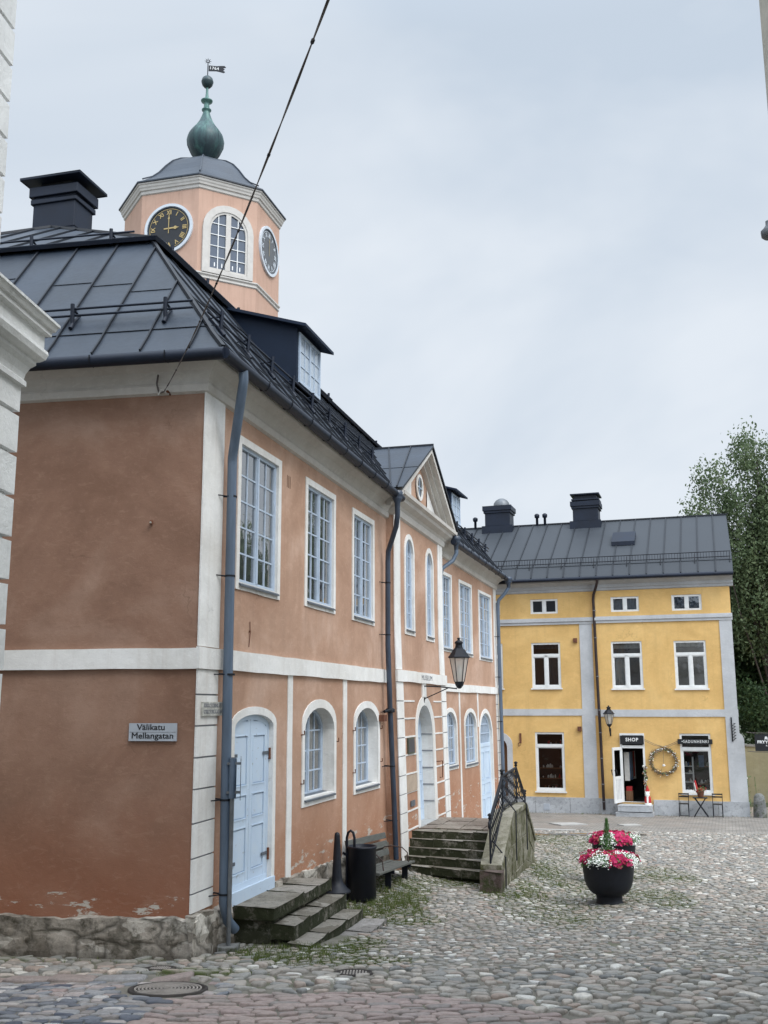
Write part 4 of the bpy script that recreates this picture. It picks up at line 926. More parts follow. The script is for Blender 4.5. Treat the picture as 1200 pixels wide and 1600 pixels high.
for s, z in ((-.70, 5.23), (-.66, 2.03)): q = MB(); q.box(FY, s-.07, s+.07, 0, .10, z-.08, z+.08, 'rust'); q.build('vent_box', YH)
# cornice
for F, a, b in ((FY, -9.7, .0), (FY2, .01, 4.95)):
    q = MB(); pr = [(0, 7.02), (.05, 7.04), (.06, 7.12), (.10, 7.14), (.12, 7.24), (.24, 7.32), (.34, 7.36), (.36, 7.42), (0, 7.44)]
    for (t0, z0), (t1, z1) in zip(pr, pr[1:]): q.quad(F(a, t0, z0), F(b, t0, z0), F(b, t1, z1), F(a, t1, z1), 'cornice_grey')
    for s in (a, b): q.poly([F(s, t, z) for t, z in pr], 'cornice_grey')
    q.build('eaves_cornice', YH)
pass
def ry(t): return 7.50+(.52-t)*(.48/.40) if t > .12 else 7.98+(.12-t)*(10.32-7.98)/4.12
q = MB(); A0, A1 = -9.9, 4.98
for t0, t1 in ((.52, .12), (.12, -4.0)): q.quad(FY(A0, t0, ry(t0)), FY(A1, t0, ry(t0)), FY(A1-.05 if t1 < 0 else A1, t1, ry(t1)), FY(A0, t1, ry(t1)), 'metal_roof_far')
q.quad(FY(A0, -4.0, ry(-4.0)), FY(A1-.05, -4.0, ry(-4)), FY(A1, -8.5, 7.5), FY(A0, -8.5, 7.5), 'metal_roof_far')
q.quad(FY(A0, .52, 7.5), FY(A1, .52, 7.5), FY(A1, .52, 7.46), FY(A0, .52, 7.46), 'roof_seam'); q.quad(FY(A0, .52, 7.46), FY(A1, .52, 7.46), FY(A1, .1, 7.44), FY(A0, .1, 7.44), 'roof_seam')
q.poly([FY(A1, .52, 7.42), FY(A1, .52, 7.52), FY(A1, .12, 8.0), FY(A1-.05, -4.0, 10.34), FY(A1-.05, -4.0, 10.2), FY(A1, 0, 7.42)], 'roof_seam')
yr = q.build('roof', YH)
q = MB(); s = -9.4
while s < 4.9: seam(q, [FY(s, t, ry(t)) for t in (.50, .12, -2, -4.0)], .045, .035); s += .60
seam(q, [FY(A0, -4, 10.33), FY(A1, -4, 10.33)], .05, .07); seam(q, [FY(A0, .12, 7.985), FY(A1, .12, 7.985)], .01, .03)
q.build('standing_seams', YH)
q = MB()
for h in (.06, .25): q.tube([FY(A0, .0+.06, ry(0)+h), FY(A1-.05, .06, ry(0)+h)], .016, 'black_iron', 5)
s = A0
while s < A1-.05: q.box(FY, s, s+.012, .055, .067, ry(0)+.02, ry(0)+.26, 'black_iron'); s += .10
s = A0+.4
while s < A1: q.tube([FY(s, .05, ry(0)+.2), FY(s, .22, ry(.2)+.0)], .015, 'black_iron', 5); s += 1.2
q.build('snow_guard', YH)
q = MB(); q.tube([FY(-9.8, .56, 7.44), FY(-.0, .56, 7.45)], .07, 'gutter_metal', 8); q.tube([FY(0, .56, 7.45), FY(4.98, .56, 7.44)], .07, 'gutter_metal', 8); q.build('gutter', YH)
q = MB(); q.tube([FY(.24, .56, 7.42), FY(.24, .55, 7.30), FY(.16, .35, 7.12), FY(.05, .18, 6.88), FY(.03, .16, 6.7), FY(.06, .17, 4.0), FY(.10, .17, 1.5), FY(.12, .18, -.78)], .052, 'pipe_brown', 10); yp = q.build('downpipe', YH)
pass
for z in (6.3, 5.3, 3.9, 2.7, 1.9, 1.0, .1, -.5): q = MB(); s = .05+(6.3-z)*.010; q.lathe([(.062, -.014), (.062, .014)], FY(s, .17, z), 'lettering_grey', 10); q.build('pipe_clamp', yp)
# chimneys etc.
def ychim(a, b, z0, z1, name='chimney'):
    q = MB(); q.box(FY, a, b, -4.45, -3.55, 9.6, z1-.25, 'gutter_metal'); q.box(FY, a-.12, b+.12, -4.57, -3.43, 9.6, z0+.12, 'gutter_metal'); q.box(FY, a-.05, b+.05, -4.5, -3.5, z1-.30, z1-.2, 'gutter_metal'); q.box(FY, a-.09, b+.09, -4.54, -3.46, z1-.20, z1, 'gutter_metal'); return q.build(name, yr, bev=.01)
ychim(-4.78, -3.72, 10.2, 11.18); ychim(-1.08, -.06, 10.2, 11.15)
q = MB(); q.box(FY, -1.12, -.0, -4.5, -3.5, 11.20, 11.26, 'gutter_metal'); q.box(FY, -1.02, -.1, -4.4, -3.6, 11.26, 11.42, 'gutter_metal'); q.box(FY, -1.16, .02, -4.55, -3.45, 11.42, 11.47, 'gutter_metal'); q.build('chimney_cap', yr)
q = MB(); c = FY(-4.2, -4.3, 11.15); q.lathe([(.34, 0), (.36, .12), (.33, .28), (.24, .40), (.12, .47), (.01, .49)], c, 'grey_pole', 16); q.build('vent_dome', yr)
for s in (-2.64, -2.31, -5.3): q = MB(); q.lathe([(.055, -.6), (.055, .28), (.10, .30), (.11, .42), (.05, .47)], FY(s, -4.0, 10.35), 'gutter_metal', 10); q.build('vent_pipe', yr)
q = MB(); q.box(lambda s, t, z: FY(s, t, ry(t)+z), .62, 1.5, -2.4, -1.5, .02, .18, 'gutter_metal'); q.build('roof_hatch', yr)
# windows
kw = dict(fmat='frame_white', tmat='frame_white', fw=.07, sill=False)
for F, L in ((FY, SM), (FY2, SM2)):
    for o in L: window(YH, F, o, .05, 2, 1, None, mull=.11, **kw, curtain=('cloth_blue', o[2]+.05, o[3]-.05, [(.06, .94)]) if L is SM2 else None)
def bigwin(F, o, zt, cur=None, single=False, gl='glass', dark='room_dark'):
    t0 = -.05; mb = MB(); mb.ring(F, outline(*o), outline(*inset(o, .07)), t0-.06, t0+.02, 'frame_white')
    mb.box(F, o[0]+.06, o[1]-.06, t0-.05, t0+.03, zt-.055, zt+.055, 'frame_white'); md = (o[0]+o[1])/2
    if not single: mb.box(F, md-.055, md+.055, t0-.05, t0+.03, o[2]+.06, zt, 'frame_white')
    ps = [(o[0]+.07, md-.05), (md+.05, o[1]-.07)] if not single else [(o[0]+.07, o[1]-.07)]
    for a, b in ps: mb.ring(F, outline(a, b, o[2]+.07, zt-.05), outline(a+.035, b-.035, o[2]+.12, zt-.09), t0-.04, t0+.005, 'frame_white')
    mb.box(F, o[0]-.04, o[1]+.04, -.02, .06, o[2]-.05, o[2], 'frame_white')
    w = mb.build('window', YH); g = MB(); g.poly([F(a, t0-.02, b) for a, b in outline(*inset(o, .04))], gl); g.build('glass_pane', w)
    d = MB(); q = .7 if not single else 1.3; e = (o[0]-.15, o[1]+.15, o[2]-.02, o[3]+.1); ol = outline(*e)
    d.poly([F(a, t0-q, b) for a, b in ol], dark)
    for k in range(4): a, b = ol[k], ol[(k+1) % 4]; d.quad(F(a[0], t0-.07, a[1]), F(b[0], t0-.07, b[1]), F(b[0], t0-q, b[1]), F(a[0], t0-q, a[1]), dark)
    d.build('room_lining', w)
    if cur:
        c = MB()
        for mat, pa, pb, za, zb in cur:
            sa, sb = o[0]+(o[1]-o[0])*pa, o[0]+(o[1]-o[0])*pb; n = max(4, int((sb-sa)/.04)); pts = [(sa+(sb-sa)*i/n, t0-.18+.025*math.sin(i*1.4)) for i in range(n+1)]
            for (a, ta), (b, tb) in zip(pts, pts[1:]): c.quad(F(a, ta, za), F(b, tb, za), F(b, tb, zb), F(a, ta, zb), mat)
        c.build('curtain', w)
    return w
bigwin(FY, MD[0], 4.70, [('lead_sill', .5, .95, 3.5, 5.1)]); bigwin(FY, MD[1], 4.70, [('lead_sill', .1, .9, 4.95, 5.1), ('lead_sill', .55, .95, 3.5, 4.6)])
bigwin(FY2, MD2[0], 4.66, [('cloth_pale', .08, .46, 3.5, 4.6), ('cloth_pale', .06, .94, 4.9, 5.1)]); bigwin(FY2, MD2[1], 4.66, [('cloth_pale', .06, .94, 4.93, 5.1)])
bigwin(FY, GD[0], 1.42, single=True, gl='shop_glass', dark='room_shop'); bigwin(FY2, GD2[0], 1.36, single=True, gl='shop_glass', dark='room_shop')
pass
# arched doorway at the left
q = MB(); q.ring(FY, outline(-4.55, -3.15, -.6, 1.95, .5), outline(*ARD), .001, .04, 'grey_plaster'); q.build('arched_surround', YH)
q = MB(); q.poly([FY(a, -.28, b) for a, b in outline(*ARD)], 'brown_wood'); q.build('arched_door', YH)
# shop door opening, transom and open leaf
q = MB(); q.ring(FY2, outline(*SD), outline(.83, 1.55, -.49, 1.81), -.12, .02, 'frame_white'); q.box(FY2, .83, 1.55, -.1, .03, 1.36, 1.46, 'frame_white'); sdo = q.build('shop_doorway', YH)
q = MB(); o = (.2, 2.0, -.52, 2.1); ol = outline(*o); q.poly([FY2(a, -2.6, b) for a, b in ol], 'room_shop')
for k in range(4): a, b = ol[k], ol[(k+1) % 4]; q.quad(FY2(a[0], -.26, a[1]), FY2(b[0], -.26, b[1]), FY2(b[0], -2.6, b[1]), FY2(a[0], -2.6, a[1]), 'room_shop')
q.build('room_lining', sdo)
hA, hB = FY2(.80, .02, 0), FY2(.56, .72, 0); hd = (hB-hA); hl = hd.length; hd.normalize(); hn = V((hd.y, -hd.x, 0))
FD = lambda s, t, z: hA+hd*s+hn*t+Z*z
q = MB(); q.ring(FD, outline(0, hl, -.50, 1.40), outline(.09, hl-.09, -.38, 1.30), -.02, .02, 'frame_white'); q.box(FD, .09, hl-.09, -.015, .015, -.38, .30, 'frame_white'); q.box(FD, .07, hl-.07, -.02, .02, .30, .40, 'frame_white')
for k in range(1, 5): x = .09+(hl-.18)*k/5; q.box(FD, x-.005, x+.005, -.020, .020, -.38, .30, 'lettering_grey')
dl = q.build('open_door_leaf', sdo); q = MB(); q.quad(FD(.09, 0, .4), FD(hl-.09, 0, .4), FD(hl-.09, 0, 1.3), FD(.09, 0, 1.3), 'shop_glass'); q.build('glass_pane', sdo)
q = MB(); q.tube([FD(hl-.05, .02, .62), FD(hl-.05, .09, .64), FD(hl-.12, .10, .5), FD(hl-.2, .09, .40)], .016, 'black_iron', 6); q.tube([FD(hl-.05, -.02, .62), FD(hl-.05, -.09, .64), FD(hl-.10, -.10, .5)], .016, 'black_iron', 6); q.build('door_handle', sdo)
# ------------------------------------------------------------------ things on and around the shop
q = MB(); q.box(FY2, .78, 1.60, .03, .09, 1.50, 1.80, 'black_board'); put_text(q, FY2, 'SHOP', 1.19, 1.655, .094, .17, 'lettering_white', width=.44, bold=.004, spacing=1.15)
tag(q.build('shop_sign'), 'black board reading SHOP in white letters above the open shop door', 'sign')
q = MB(); q.box(FY2, 2.76, 3.93, .03, .075, 1.52, 1.69, 'black_board'); put_text(q, FY2, '\u2022SADUNHENKI', 3.35, 1.605, .079, .14, 'lettering_white', width=.90, spacing=1.25)
tag(q.build('shop_sign'), 'narrow black board reading SADUNHENKI across the right shop window', 'sign')
# wreath
q = MB(); c0 = (2.25, .92)
for k in range(420):
    a = random.uniform(0, 2*PI); r = .43+random.gauss(0, .03); da = random.uniform(.1, .3); tt = .05+random.random()*.05
    q.tube([FY2(c0[0]+r*math.cos(a+da*u), tt+.01*math.sin(u*3), c0[1]+(r+random.gauss(0, .008))*math.sin(a+da*u)) for u in (0, .5, 1)], .006, 'twig', 4, smooth=False)
for k in range(520):
    a = random.uniform(0, 2*PI); r = .43+random.gauss(0, .042); p = FY2(c0[0]+r*math.cos(a), .08+random.random()*.05, c0[1]+r*math.sin(a))
    u = V((random.gauss(0, 1), random.gauss(0, 1), random.gauss(0, 1))).normalized()*.028; w = u.orthogonal().normalized()*.02; q.add([p-u, p-w, p+u, p+w], [(0, 1, 2, 3)], random.choice(['twig', 'twig', 'brown_wood', 'white_bloom', 'stem_green']))
q.tube([FY2(2.25, .08, 1.42), FY2(2.25, .10, .80)], .006, 'cable_grey', 4); q.lathe([(.05, -.03), (.06, 0), (.03, .05)], FY2(2.25, .10, .78), 'cloth_pale', 8)
tag(q.build('wreath'), 'large round twig wreath hung on the yellow wall between shop door and window', 'wreath')
q = MB()
for z in (0, .05): q.tube([FY2(1.62, .09, 1.68-z), FY2(1.95, .09, 1.52-z), FY2(2.25, .09, 1.42), FY2(2.5, .09, 1.50-z), FY2(2.76, .09, 1.62-z)], .007, 'cable_grey', 5)
tag(q.build('garland_string'), 'thin string sagging over the wreath between the two black shop signs', 'string')
# wall lantern on shop house
def lantern(name, label, F, s, t, z0, H, R, arm):
    th = thing(name, label, 'lantern', tuple(F(s, t, z0))); c = F(s, t, 0); n = 6 if False else 6
    m = MB(); zb, zs = z0+.12*H, z0+.60*H
    m.lathe([(R*.10, z0-.02), (R*.24, z0+.0), (R*.42, z0+.05*H), (R*.50, zb-.01), (R*.52, zb)], (c.x, c.y, 0), 'black_iron', 6, smooth=False)
    for k in range(6):
        a = k*PI/3; m.tube([(c.x+R*.52*math.cos(a), c.y+R*.52*math.sin(a), zb), (c.x+R*.97*math.cos(a), c.y+R*.97*math.sin(a), zs)], R*.05, 'black_iron', 4)
    m.lathe([(R*1.02, zs-.01), (R*1.14, zs), (R*1.14, zs+.012*H), (R*.98, zs+.05*H), (R*.62, zs+.16*H), (R*.40, zs+.20*H)], (c.x, c.y, 0), 'black_iron', 6, smooth=False)
    m.lathe([(R*.40, zs+.20*H), (R*.36, zs+.24*H), (R*.36, zs+.28*H), (R*.48, zs+.29*H), (R*.34, zs+.33*H), (R*.14, zs+.35*H), (R*.13, zs+.38*H), (R*.20, zs+.385*H), (R*.15, z0+H)], (c.x, c.y, 0), 'black_iron', 12); m.build('lantern_cage', th)
    g = MB(); g.lathe([(R*.50, zb), (R*.94, zs-.005)], (c.x, c.y, 0), 'frosted_glass', 6, smooth=False); g.build('lantern_glass', th)
    g = MB(); g.lathe([(R*.1, zb), (R*.1, zb+.08*H), (R*.22, zb+.12*H), (R*.27, zb+.22*H), (R*.15, zb+.32*H), (.005, zb+.35*H)], (c.x, c.y, 0), 'ceramic', 12); g.build('bulb', th)
    a = MB()
    for p, r in arm: a.tube(p, r, 'black_iron', 6)
    a.build('wall_bracket', th); return th
lantern('wall_lantern', 'large black six-sided lantern on an iron arm below the MUSEUM lettering', FR, 10.72, .71, 3.24, 1.05, .205,
    [([FR(10.75, 0, 3.28), FR(10.75, .30, 3.27), FR(10.75, .74, 3.22), FR(10.75, .74, 3.28)], .014), ([FR(10.75, .0, 3.0), FR(10.75, .56, 3.24)], .011), ([FR(10.75, .005, 2.93), FR(10.75, .02, 3.04)], .022)])
lantern('wall_lantern', 'small black lantern on a curled bracket beside the shop downpipe on the yellow wall', FY2, .45, .34, 2.12, .74, .185,
    [([FY2(.45, .0, 1.80), FY2(.45, .12, 1.84), FY2(.45, .30, 1.98), FY2(.45, .34, 2.13)], .022), ([FY2(.45, 0, 1.78), FY2(.45, .0, 2.06)], .025), ([FY2(.45, .0, 2.0), FY2(.45, .34, 2.1)], .012)])
# scroll bracket, hooks
q = MB(); q.box(FY2, 4.58, 4.62, .03, .06, 1.62, 2.44, 'black_iron')
for k in range(6): z = 1.66+k*.10; q.tube([FY2(4.6, .05, z), FY2(4.66, .15, z+.02), FY2(4.72, .12, z+.07), FY2(4.67, .07, z+.07)], .014, 'black_iron', 5)
q.tube([FY2(4.6, .05, 2.3), FY2(4.6, .35, 2.0), FY2(4.62, .6, 1.95)], .012, 'black_iron', 5)
tag(q.build('sign_bracket'), 'black wrought iron scroll bracket on the grey corner pilaster of the yellow house', 'bracket')
q = MB(); q.box(FY, -2.88, -2.81, .0, .05, 1.50, 1.86, 'rust'); q.tube([FY(-2.85, .05, 1.55), FY(-2.92, .12, 1.48), FY(-2.90, .10, 1.38), FY(-2.84, .08, 1.44)], .015, 'rust', 5)
tag(q.build('wall_hook'), 'small rusty iron hook on the yellow wall left of the left shop window', 'hook')
# shop steps
th = thing('shop_step', 'two low pale stone steps in front of the open shop door', 'steps', tuple(FY2(1.2, .5, -1.0)))
for a, b, t1, z0, z1 in ((.66, 1.82, .80, -.76, -.56), (.60, 1.86, .95, -1.1, -.79)): q = MB(); q.box(FY2, a, b, (.06 if z0 < -.8 else -.24), t1, z0, z1, 'base_stone', .4, .004); q.build('step', th, bev=.01)
# gnome figurine
th = thing('gnome_figurine', 'small red and white figurine standing at the right jamb of the shop door', 'figurine', tuple(FY2(1.66, .25, -.56)))
c = FY2(1.66, .25, -.56); q = MB(); q.lathe([(.09, 0), (.11, .05), (.12, .14), (.10, .26), (.06, .34)], c, 'cloth_red', 14); q.lathe([(.115, .0), (.12, .05), (.11, .07)], c, 'white_bloom', 14); q.box(lambda s, t, z: c+sY*s+nY*t+Z*z, -.03, .03, .06, .12, .05, .3, 'white_bloom'); q.build('robe', th)
q = MB(); q.ball(c+Z*.40+V((0, 0, -.01)), .075, 'skin_tone', 10); q.ball(c+Z*.35+nY*.05, .075, 'white_bloom', 8, (1, 1, 1.2)); q.build('head_and_beard', th)
q = MB(); q.lathe([(.08, .43), (.07, .5), (.04, .58), (.012, .66)], c, 'cloth_red', 12); q.lathe([(.085, .42), (.085, .46)], c, 'white_bloom', 12); q.build('pointed_hat', th)
q = MB(); c = FY2(1.60, .10, -.4); 
for k in range(60): p = FY2(1.60+random.gauss(0, .03), .08+random.random()*.06, random.uniform(-.4, .75)); q.ball(p, random.uniform(.02, .045), random.choice(['twig', 'brown_wood', 'stem_green', 'cloth_pale']), 5)
tag(q.build('dried_garland'), 'dried garland hanging down the right side of the shop doorway', 'garland')
# goods seen through shop glass
def goods(F, s0, s1, t, zs, name, label, shelfmat, posts=True, dens=9, pal=('ceramic', 'cloth_pale', 'brown_wood', 'ceramic', 'cloth_red')):
    th = thing(name, label, 'shelf', tuple(F((s0+s1)/2, t, zs[0]))); q = MB()
    for z in zs: q.box(F, s0, s1, t-.16, t+.10, z-.03, z, shelfmat)
    if posts:
        for s in (s0, s1): q.box(F, s-.025, s+.025, t-.16, t+.11, zs[0]-.03, zs[-1]+.30, shelfmat)
    q.build('shelf_frame', th); q = MB()
    for z in zs:
        for k in range(dens):
            s = random.uniform(s0+.06, s1-.06); r = random.uniform(.02, .045); h = random.uniform(.05, .16); mt = random.choice(pal)
            q.lathe([(r*.6, 0), (r, h*.3), (r*.9, h*.7), (r*.4, h)], F(s, t+random.uniform(-.05, .07), z), mt, 8)
    q.build('goods', th); return th
goods(FY, -2.2, -1.35, -.35, [-.15, .25, .62], 'display_shelf', 'dark shelf of white cups and jars behind the left shop window', 'brown_wood', False, 9)
goods(FY2, 2.88, 3.22, -.35, [-.12, .22, .52, .76], 'display_shelf', 'white shelf unit with small goods behind the left half of the right shop window', 'frame_white', True, 6, ('cloth_blue', 'ceramic', 'cloth_pale', 'brown_wood'))
goods(FY2, 3.35, 3.80, -.5, [-.12, .15, .75], 'display_shelf', 'dark table of ornaments behind the right half of the right shop window', 'brown_wood', False, 8, ('cloth_pale', 'ceramic', 'twig', 'stem_green'))
goods(FY, -2.2, -1.35, -.35, [1.47], 'display_shelf', 'row of small ornaments behind the top pane of the left shop window', 'brown_wood', False, 6)
q = MB(); 
for s, mt in ((3.42, 'cloth_blue'), (3.50, 'cloth_blue')): q.box(FY2, s, s+.10, -.4, -.36, .72, 1.12, mt)
tag(q.build('hanging_shirt'), 'blue garment hanging inside the right shop window', 'garment')
th = thing('clothes_rack', 'dark rail of hanging clothes above a red box just inside the shop door', 'rack', tuple(FY2(1.0, -.9, -.52)))
q = MB(); q.tube([FY2(.85, -.4, 1.25), FY2(.95, -2.0, 1.25)], .015, 'black_iron', 6); q.build('rail', th)
q = MB()
for k in range(7): q.box(FY2, .84+.01*k, 1.02+.02*k, -.5-.2*k, -.44-.2*k, .2+.05*(k % 3), 1.2, ['cloth_pale', 'cloth_blue', 'lead_sill', 'cloth_blue', 'brown_wood', 'cloth_red', 'cloth_pale'][k])
q.build('clothes', th); q = MB(); q.box(FY2, .86, 1.1, -.8, -.4, -.5, -.15, 'brown_wood'); q.box(FY2, .88, 1.08, -.78, -.42, -.15, .0, 'cloth_red'); q.build('crate', th)
# bistro set
gyz = lambda s, t: gz(FY2(s, t, 0).x, FY2(s, t, 0).y)
def chair(s, t, label):
    z = gyz(s, t)+.01; th = thing('folding_chair', label, 'chair', tuple(FY2(s, t, z)), 'folding chairs by the shop window'); G = lambda a, b, c: FY2(s+a, t+b, z+c)
    q = MB()
    for x in (-.16, .16): q.tube([G(x, -.24, 0), G(x, .02, .40), G(x, .16, .74)][::1] if False else [G(x, .22, 0), G(x, -.10, .45), G(x, -.17, .76)], .011, 'black_iron', 6); q.tube([G(x*.9, -.22, 0), G(x*.9, .18, .42)], .010, 'black_iron', 6)
    q.tube([G(-.16, .2, .04), G(.16, .2, .04)], .008, 'black_iron', 5); q.build('frame', th)
    q = MB()
    for k in range(4): q.box(G, -.17, .17, -.12+k*.085, -.06+k*.085, .41, .43, 'black_board')
    q.build('seat', th); q = MB()
    for zc in (.62, .71): q.box(G, -.175, .175, -.18, -.16, zc, zc+.045, 'black_board')
    q.build('backrest', th)
chair(2.87, .42, 'dark folding bistro chair left of the small table under the shop window'); chair(3.98, .42, 'dark folding bistro chair right of the small table, nearest the grey corner')
z = gyz(3.42, .5)+.01; G = lambda a, b, c: FY2(3.42+a, .5+b, z+c); th = thing('folding_table', 'small dark folding table with crossed legs between two bistro chairs', 'table', tuple(G(0, 0, 0)))
q = MB(); q.box(G, -.24, .24, -.22, .22, .62, .64, 'black_board'); q.build('table_top', th); q = MB()
for y in (-.18, .18):
    q.tube([G(-.22, y, 0), G(.18, y, .62)], .014, 'black_iron', 6); q.tube([G(.24, y, 0), G(-.18, y, .62)], .014, 'black_iron', 6)
q.build('crossed_legs', th)
th = thing('potted_plant', 'small potted heather with a red ornament on the folding table', 'plant', tuple(G(.02, 0, .65))); q = MB(); q.lathe([(.09, 0), (.13, .16), (.14, .18), (.10, .17)], G(.02, 0, .65), 'rust', 12); q.build('pot', th)
q = MB()
for k in range(260):
    p = G(.02+random.gauss(0, .09), random.gauss(0, .07), .84+abs(random.gauss(0, .07))); u = V((random.gauss(0, 1), random.gauss(0, 1), random.gauss(0, 1))).normalized()*.03; w = u.orthogonal().normalized()*.012; q.add([p-u, p-w, p+u, p+w], [(0, 1, 2, 3)], random.choice(['stem_green', 'stem_green', 'cloth_red']))
q.build('foliage', th); q = MB(); q.tube([G(-.08, 0, .8), G(-.14, 0, 1.2)], [.05, .03], 'cloth_red', 8); q.tube([G(-.12, .05, .85), G(-.17, .05, 1.12)], .018, 'cloth_pale', 6); q.build('ornament', th)
# stone bollard
c = V((12.72, 36.15, 0)); c.z = gz(c.x, c.y)-.02; q = MB(); q.lathe([(.22, 0), (.23, .15), (.21, .4), (.19, .6), (.17, .72), (.10, .80), (.01, .82)], c, 'grey_block', 12); tag(q.build('stone_bollard'), 'rounded weathered stone bollard at the corner of the yellow house', 'bollard')
# restaurant sign on wires across the lane
FS = lambda s, t, z: V((12.3, 36.0, 0))+sY*(s+.01)+nY*t+Z*z
th = thing('hanging_sign', 'black restaurant sign reading FRYYSARINRANTA hung between two wires at the right edge', 'sign', tuple(FS(1, 0, 1.4)))
q = MB(); q.box(FS, .32, 1.72, -.02, .02, 1.32, 1.88, 'black_board'); put_text(q, FS, 'Restaurant', .98, 1.75, .024, .13, 'lettering_white', width=.72, bold=.006, shear=.2); put_text(q, FS, 'FRYYSARINRANTA', 1.02, 1.62, .024, .13, 'lettering_white', width=1.25, bold=.004); put_text(q, FS, 'RESTAURANT', 1.02, 1.50, .024, .07, 'lettering_white', width=.7, spacing=1.4); put_text(q, FS, 'TERRACE', 1.02, 1.41, .024, .05, 'lettering_white', width=.45) if False else None
q.build('sign_board', th); q = MB()
for za, zb in ((1.93, 1.93), (1.30, 1.30)): q.tube([FS(.08, -.45, za), FS(.3, 0, za-.01), FS(2, 0, za-.02), FS(7.0, 0, zb+.15)], .012, 'cable_grey', 5)
q.build('support_wires', th)
# pale wall, wooden fence, flowers in the lane
q = MB(); G = lambda s, t, z: V((14.0, 44.5, 0))+V((.96, -.28, 0))*s+V((-.28, -.96, 0))*t+Z*z
q.box(G, -2.5, 2.2, -.25, 0, -1.6, 1.15, 'olive_wall', .5, .01); q.box(G, -2.55, 2.25, -.3, .05, 1.15, 1.24, 'grey_block'); tag(q.build('garden_wall'), 'plain olive grey garden wall beyond the corner of the yellow house', 'wall')
th = thing('wooden_fence', 'ochre wooden board fence at the right edge beyond the lane', 'fence', (17.5, 43.0, -1.1)); G2 = lambda s, t, z: V((16.35, 43.6, 0))+V((.93, -.36, 0))*s+V((-.36, -.93, 0))*t+Z*z
q = MB()
for k in range(26): q.box(G2, k*.17, k*.17+.145, 0, .03, -1.35, .12+.03*random.random(), 'fence_wood')
q.build('boards', th); q = MB()
for z in (-.9, -.2): q.box(G2, 0, 4.4, -.05, -.0, z, z+.09, 'brown_wood')
q.box(G2, .02, .12, .03, .10, -1.3, .3, 'dark_bark'); q.box(G2, .5, 2.1, .035, .06, -.72, -.64, 'dark_bark'); q.build('rails', th)
th = thing('flowering_plant', 'tall stems with white blossoms beside the stone bollard', 'plant', (12.75, 37.6, gz(12.75, 37.6))); q = MB(); b = MB()
for k in range(9):
    x, y = 12.75+random.gauss(0, .12), 37.6+random.gauss(0, .2); h = random.uniform(.5, 1.35); z0 = gz(x, y); q.tube([(x, y, z0), (x+random.gauss(0, .04), y, z0+h)], .008, 'stem_green', 4)
    if k % 2: b.ball((x, y, z0+h), .05, 'white_bloom', 6)
    for j in range(14): p = V((x+random.gauss(0, .05), y+random.gauss(0, .05), z0+random.uniform(0, h))); u = V((random.gauss(0, 1), random.gauss(0, 1), random.gauss(0, 1))).normalized()*.06; w = u.orthogonal().normalized()*.02; q.add([p-u, p-w, p+u, p+w], [(0, 1, 2, 3)], 'stem_green')
q.build('stems', th); b.build('blossoms', th)
# ================================================================== NEIGHBOURS framing the street
# left: whitewashed rusticated house; its street face runs along the lane towards the camera
aW = rad(5.5); dWh = V((math.sin(aW), math.cos(aW), 0)); nWh = V((math.cos(aW), -math.sin(aW), 0))
LW = V((-2.575, 7.0, 0)); FL = lambda s, t, z: LW-dWh*s+nWh*t+Z*z       # s grows towards and past the camera
WH = thing('whitewashed_house', 'whitewashed house with rough block courses and a heavy moulded cornice at the left edge', 'building', tuple(FL(4, -2, .3)))
q = MB(); H = .30; z = .1; r = 0
while z < 5.06:
    e = .0+.012*noise.noise(V((z*3, 1, 1))); top = min(z+H, 5.12)
    for (t0, u0) in ((0, 0),):
        g = .034
        a0 = -.012+e
        s = a0; col = 0
        while s < 20:
            L = (.62 if (r+col) % 2 else .42) if col == 0 else .66
            q.box(FL, s+(.008 if col else 0), s+L-.008, -.5, .0+.006*noise.noise(V((s, z*3, 2))), z+g*.5, top-g*.5, 'white_paint_wall', .25, .012); s += L; col += 1
    z += H; r += 1
q.box(FL, .03, 20, -8, -.045, -1, 5.05, 'white_paint_wall')
q.box(FL, -.02, 20, -8, .06, -1, .35, 'plinth_stone', .5, .02)
q.build('block_courses', WH, bev=.0)
q = MB(); pW = [(0, 5.00), (.04, 5.01), (.04, 5.045), (.02, 5.06), (.03, 5.10), (.06, 5.15), (.10, 5.18), (.10, 5.205), (.125, 5.21), (.165, 5.235), (.185, 5.275), (.18, 5.30), (.15, 5.315), (.15, 5.41), (.20, 5.42), (.20, 5.45), (.225, 5.46), (.25, 5.50), (.26, 5.50), (.26, 5.52), (-.25, 5.57)]
pW = [(a_*.72, z_+.09) for a_, z_ in pW]; pa = [FL(20, 0, 0), FL(0, 0, 0), FL(0, -8, 0)]
dd_ = (pa[1]-pa[0]).normalized(); sd = 1 if V((dd_.y, -dd_.x, 0)).dot(nWh) > 0 else -1
sweep(q, pa, pW, 'white_paint_wall', side=sd, mats=['white_paint_wall']*(len(pW)-2)+['lead_sill']); q.build('moulded_cornice', WH)
q = MB(); z = 5.5; r = 0; F3 = lambda s, t, z: FL(s+.02, t-.215-.0*z, z)
while z < 10.4:
    e = .012*noise.noise(V((z*3, 5, 1))); s = e; col = 0
    while s < 16:
        L = (.62 if (r+col) % 2 else .42) if col == 0 else .66
        q.box(F3, s+(.008 if col else 0), s+L-.008, -.4, .006*noise.noise(V((s, z*3, 7))), z+.018, z+.30-.018, 'white_paint_wall', .25, .012); s += L; col += 1
    z += .30; r += 1
q.box(F3, .03, 16, -7, -.045, 5.4, 10.5, 'white_paint_wall'); q.box(F3, -.3, 16, -7.4, .5, 10.5, 10.75, 'lead_sill'); q.build('upper_block_courses', WH)
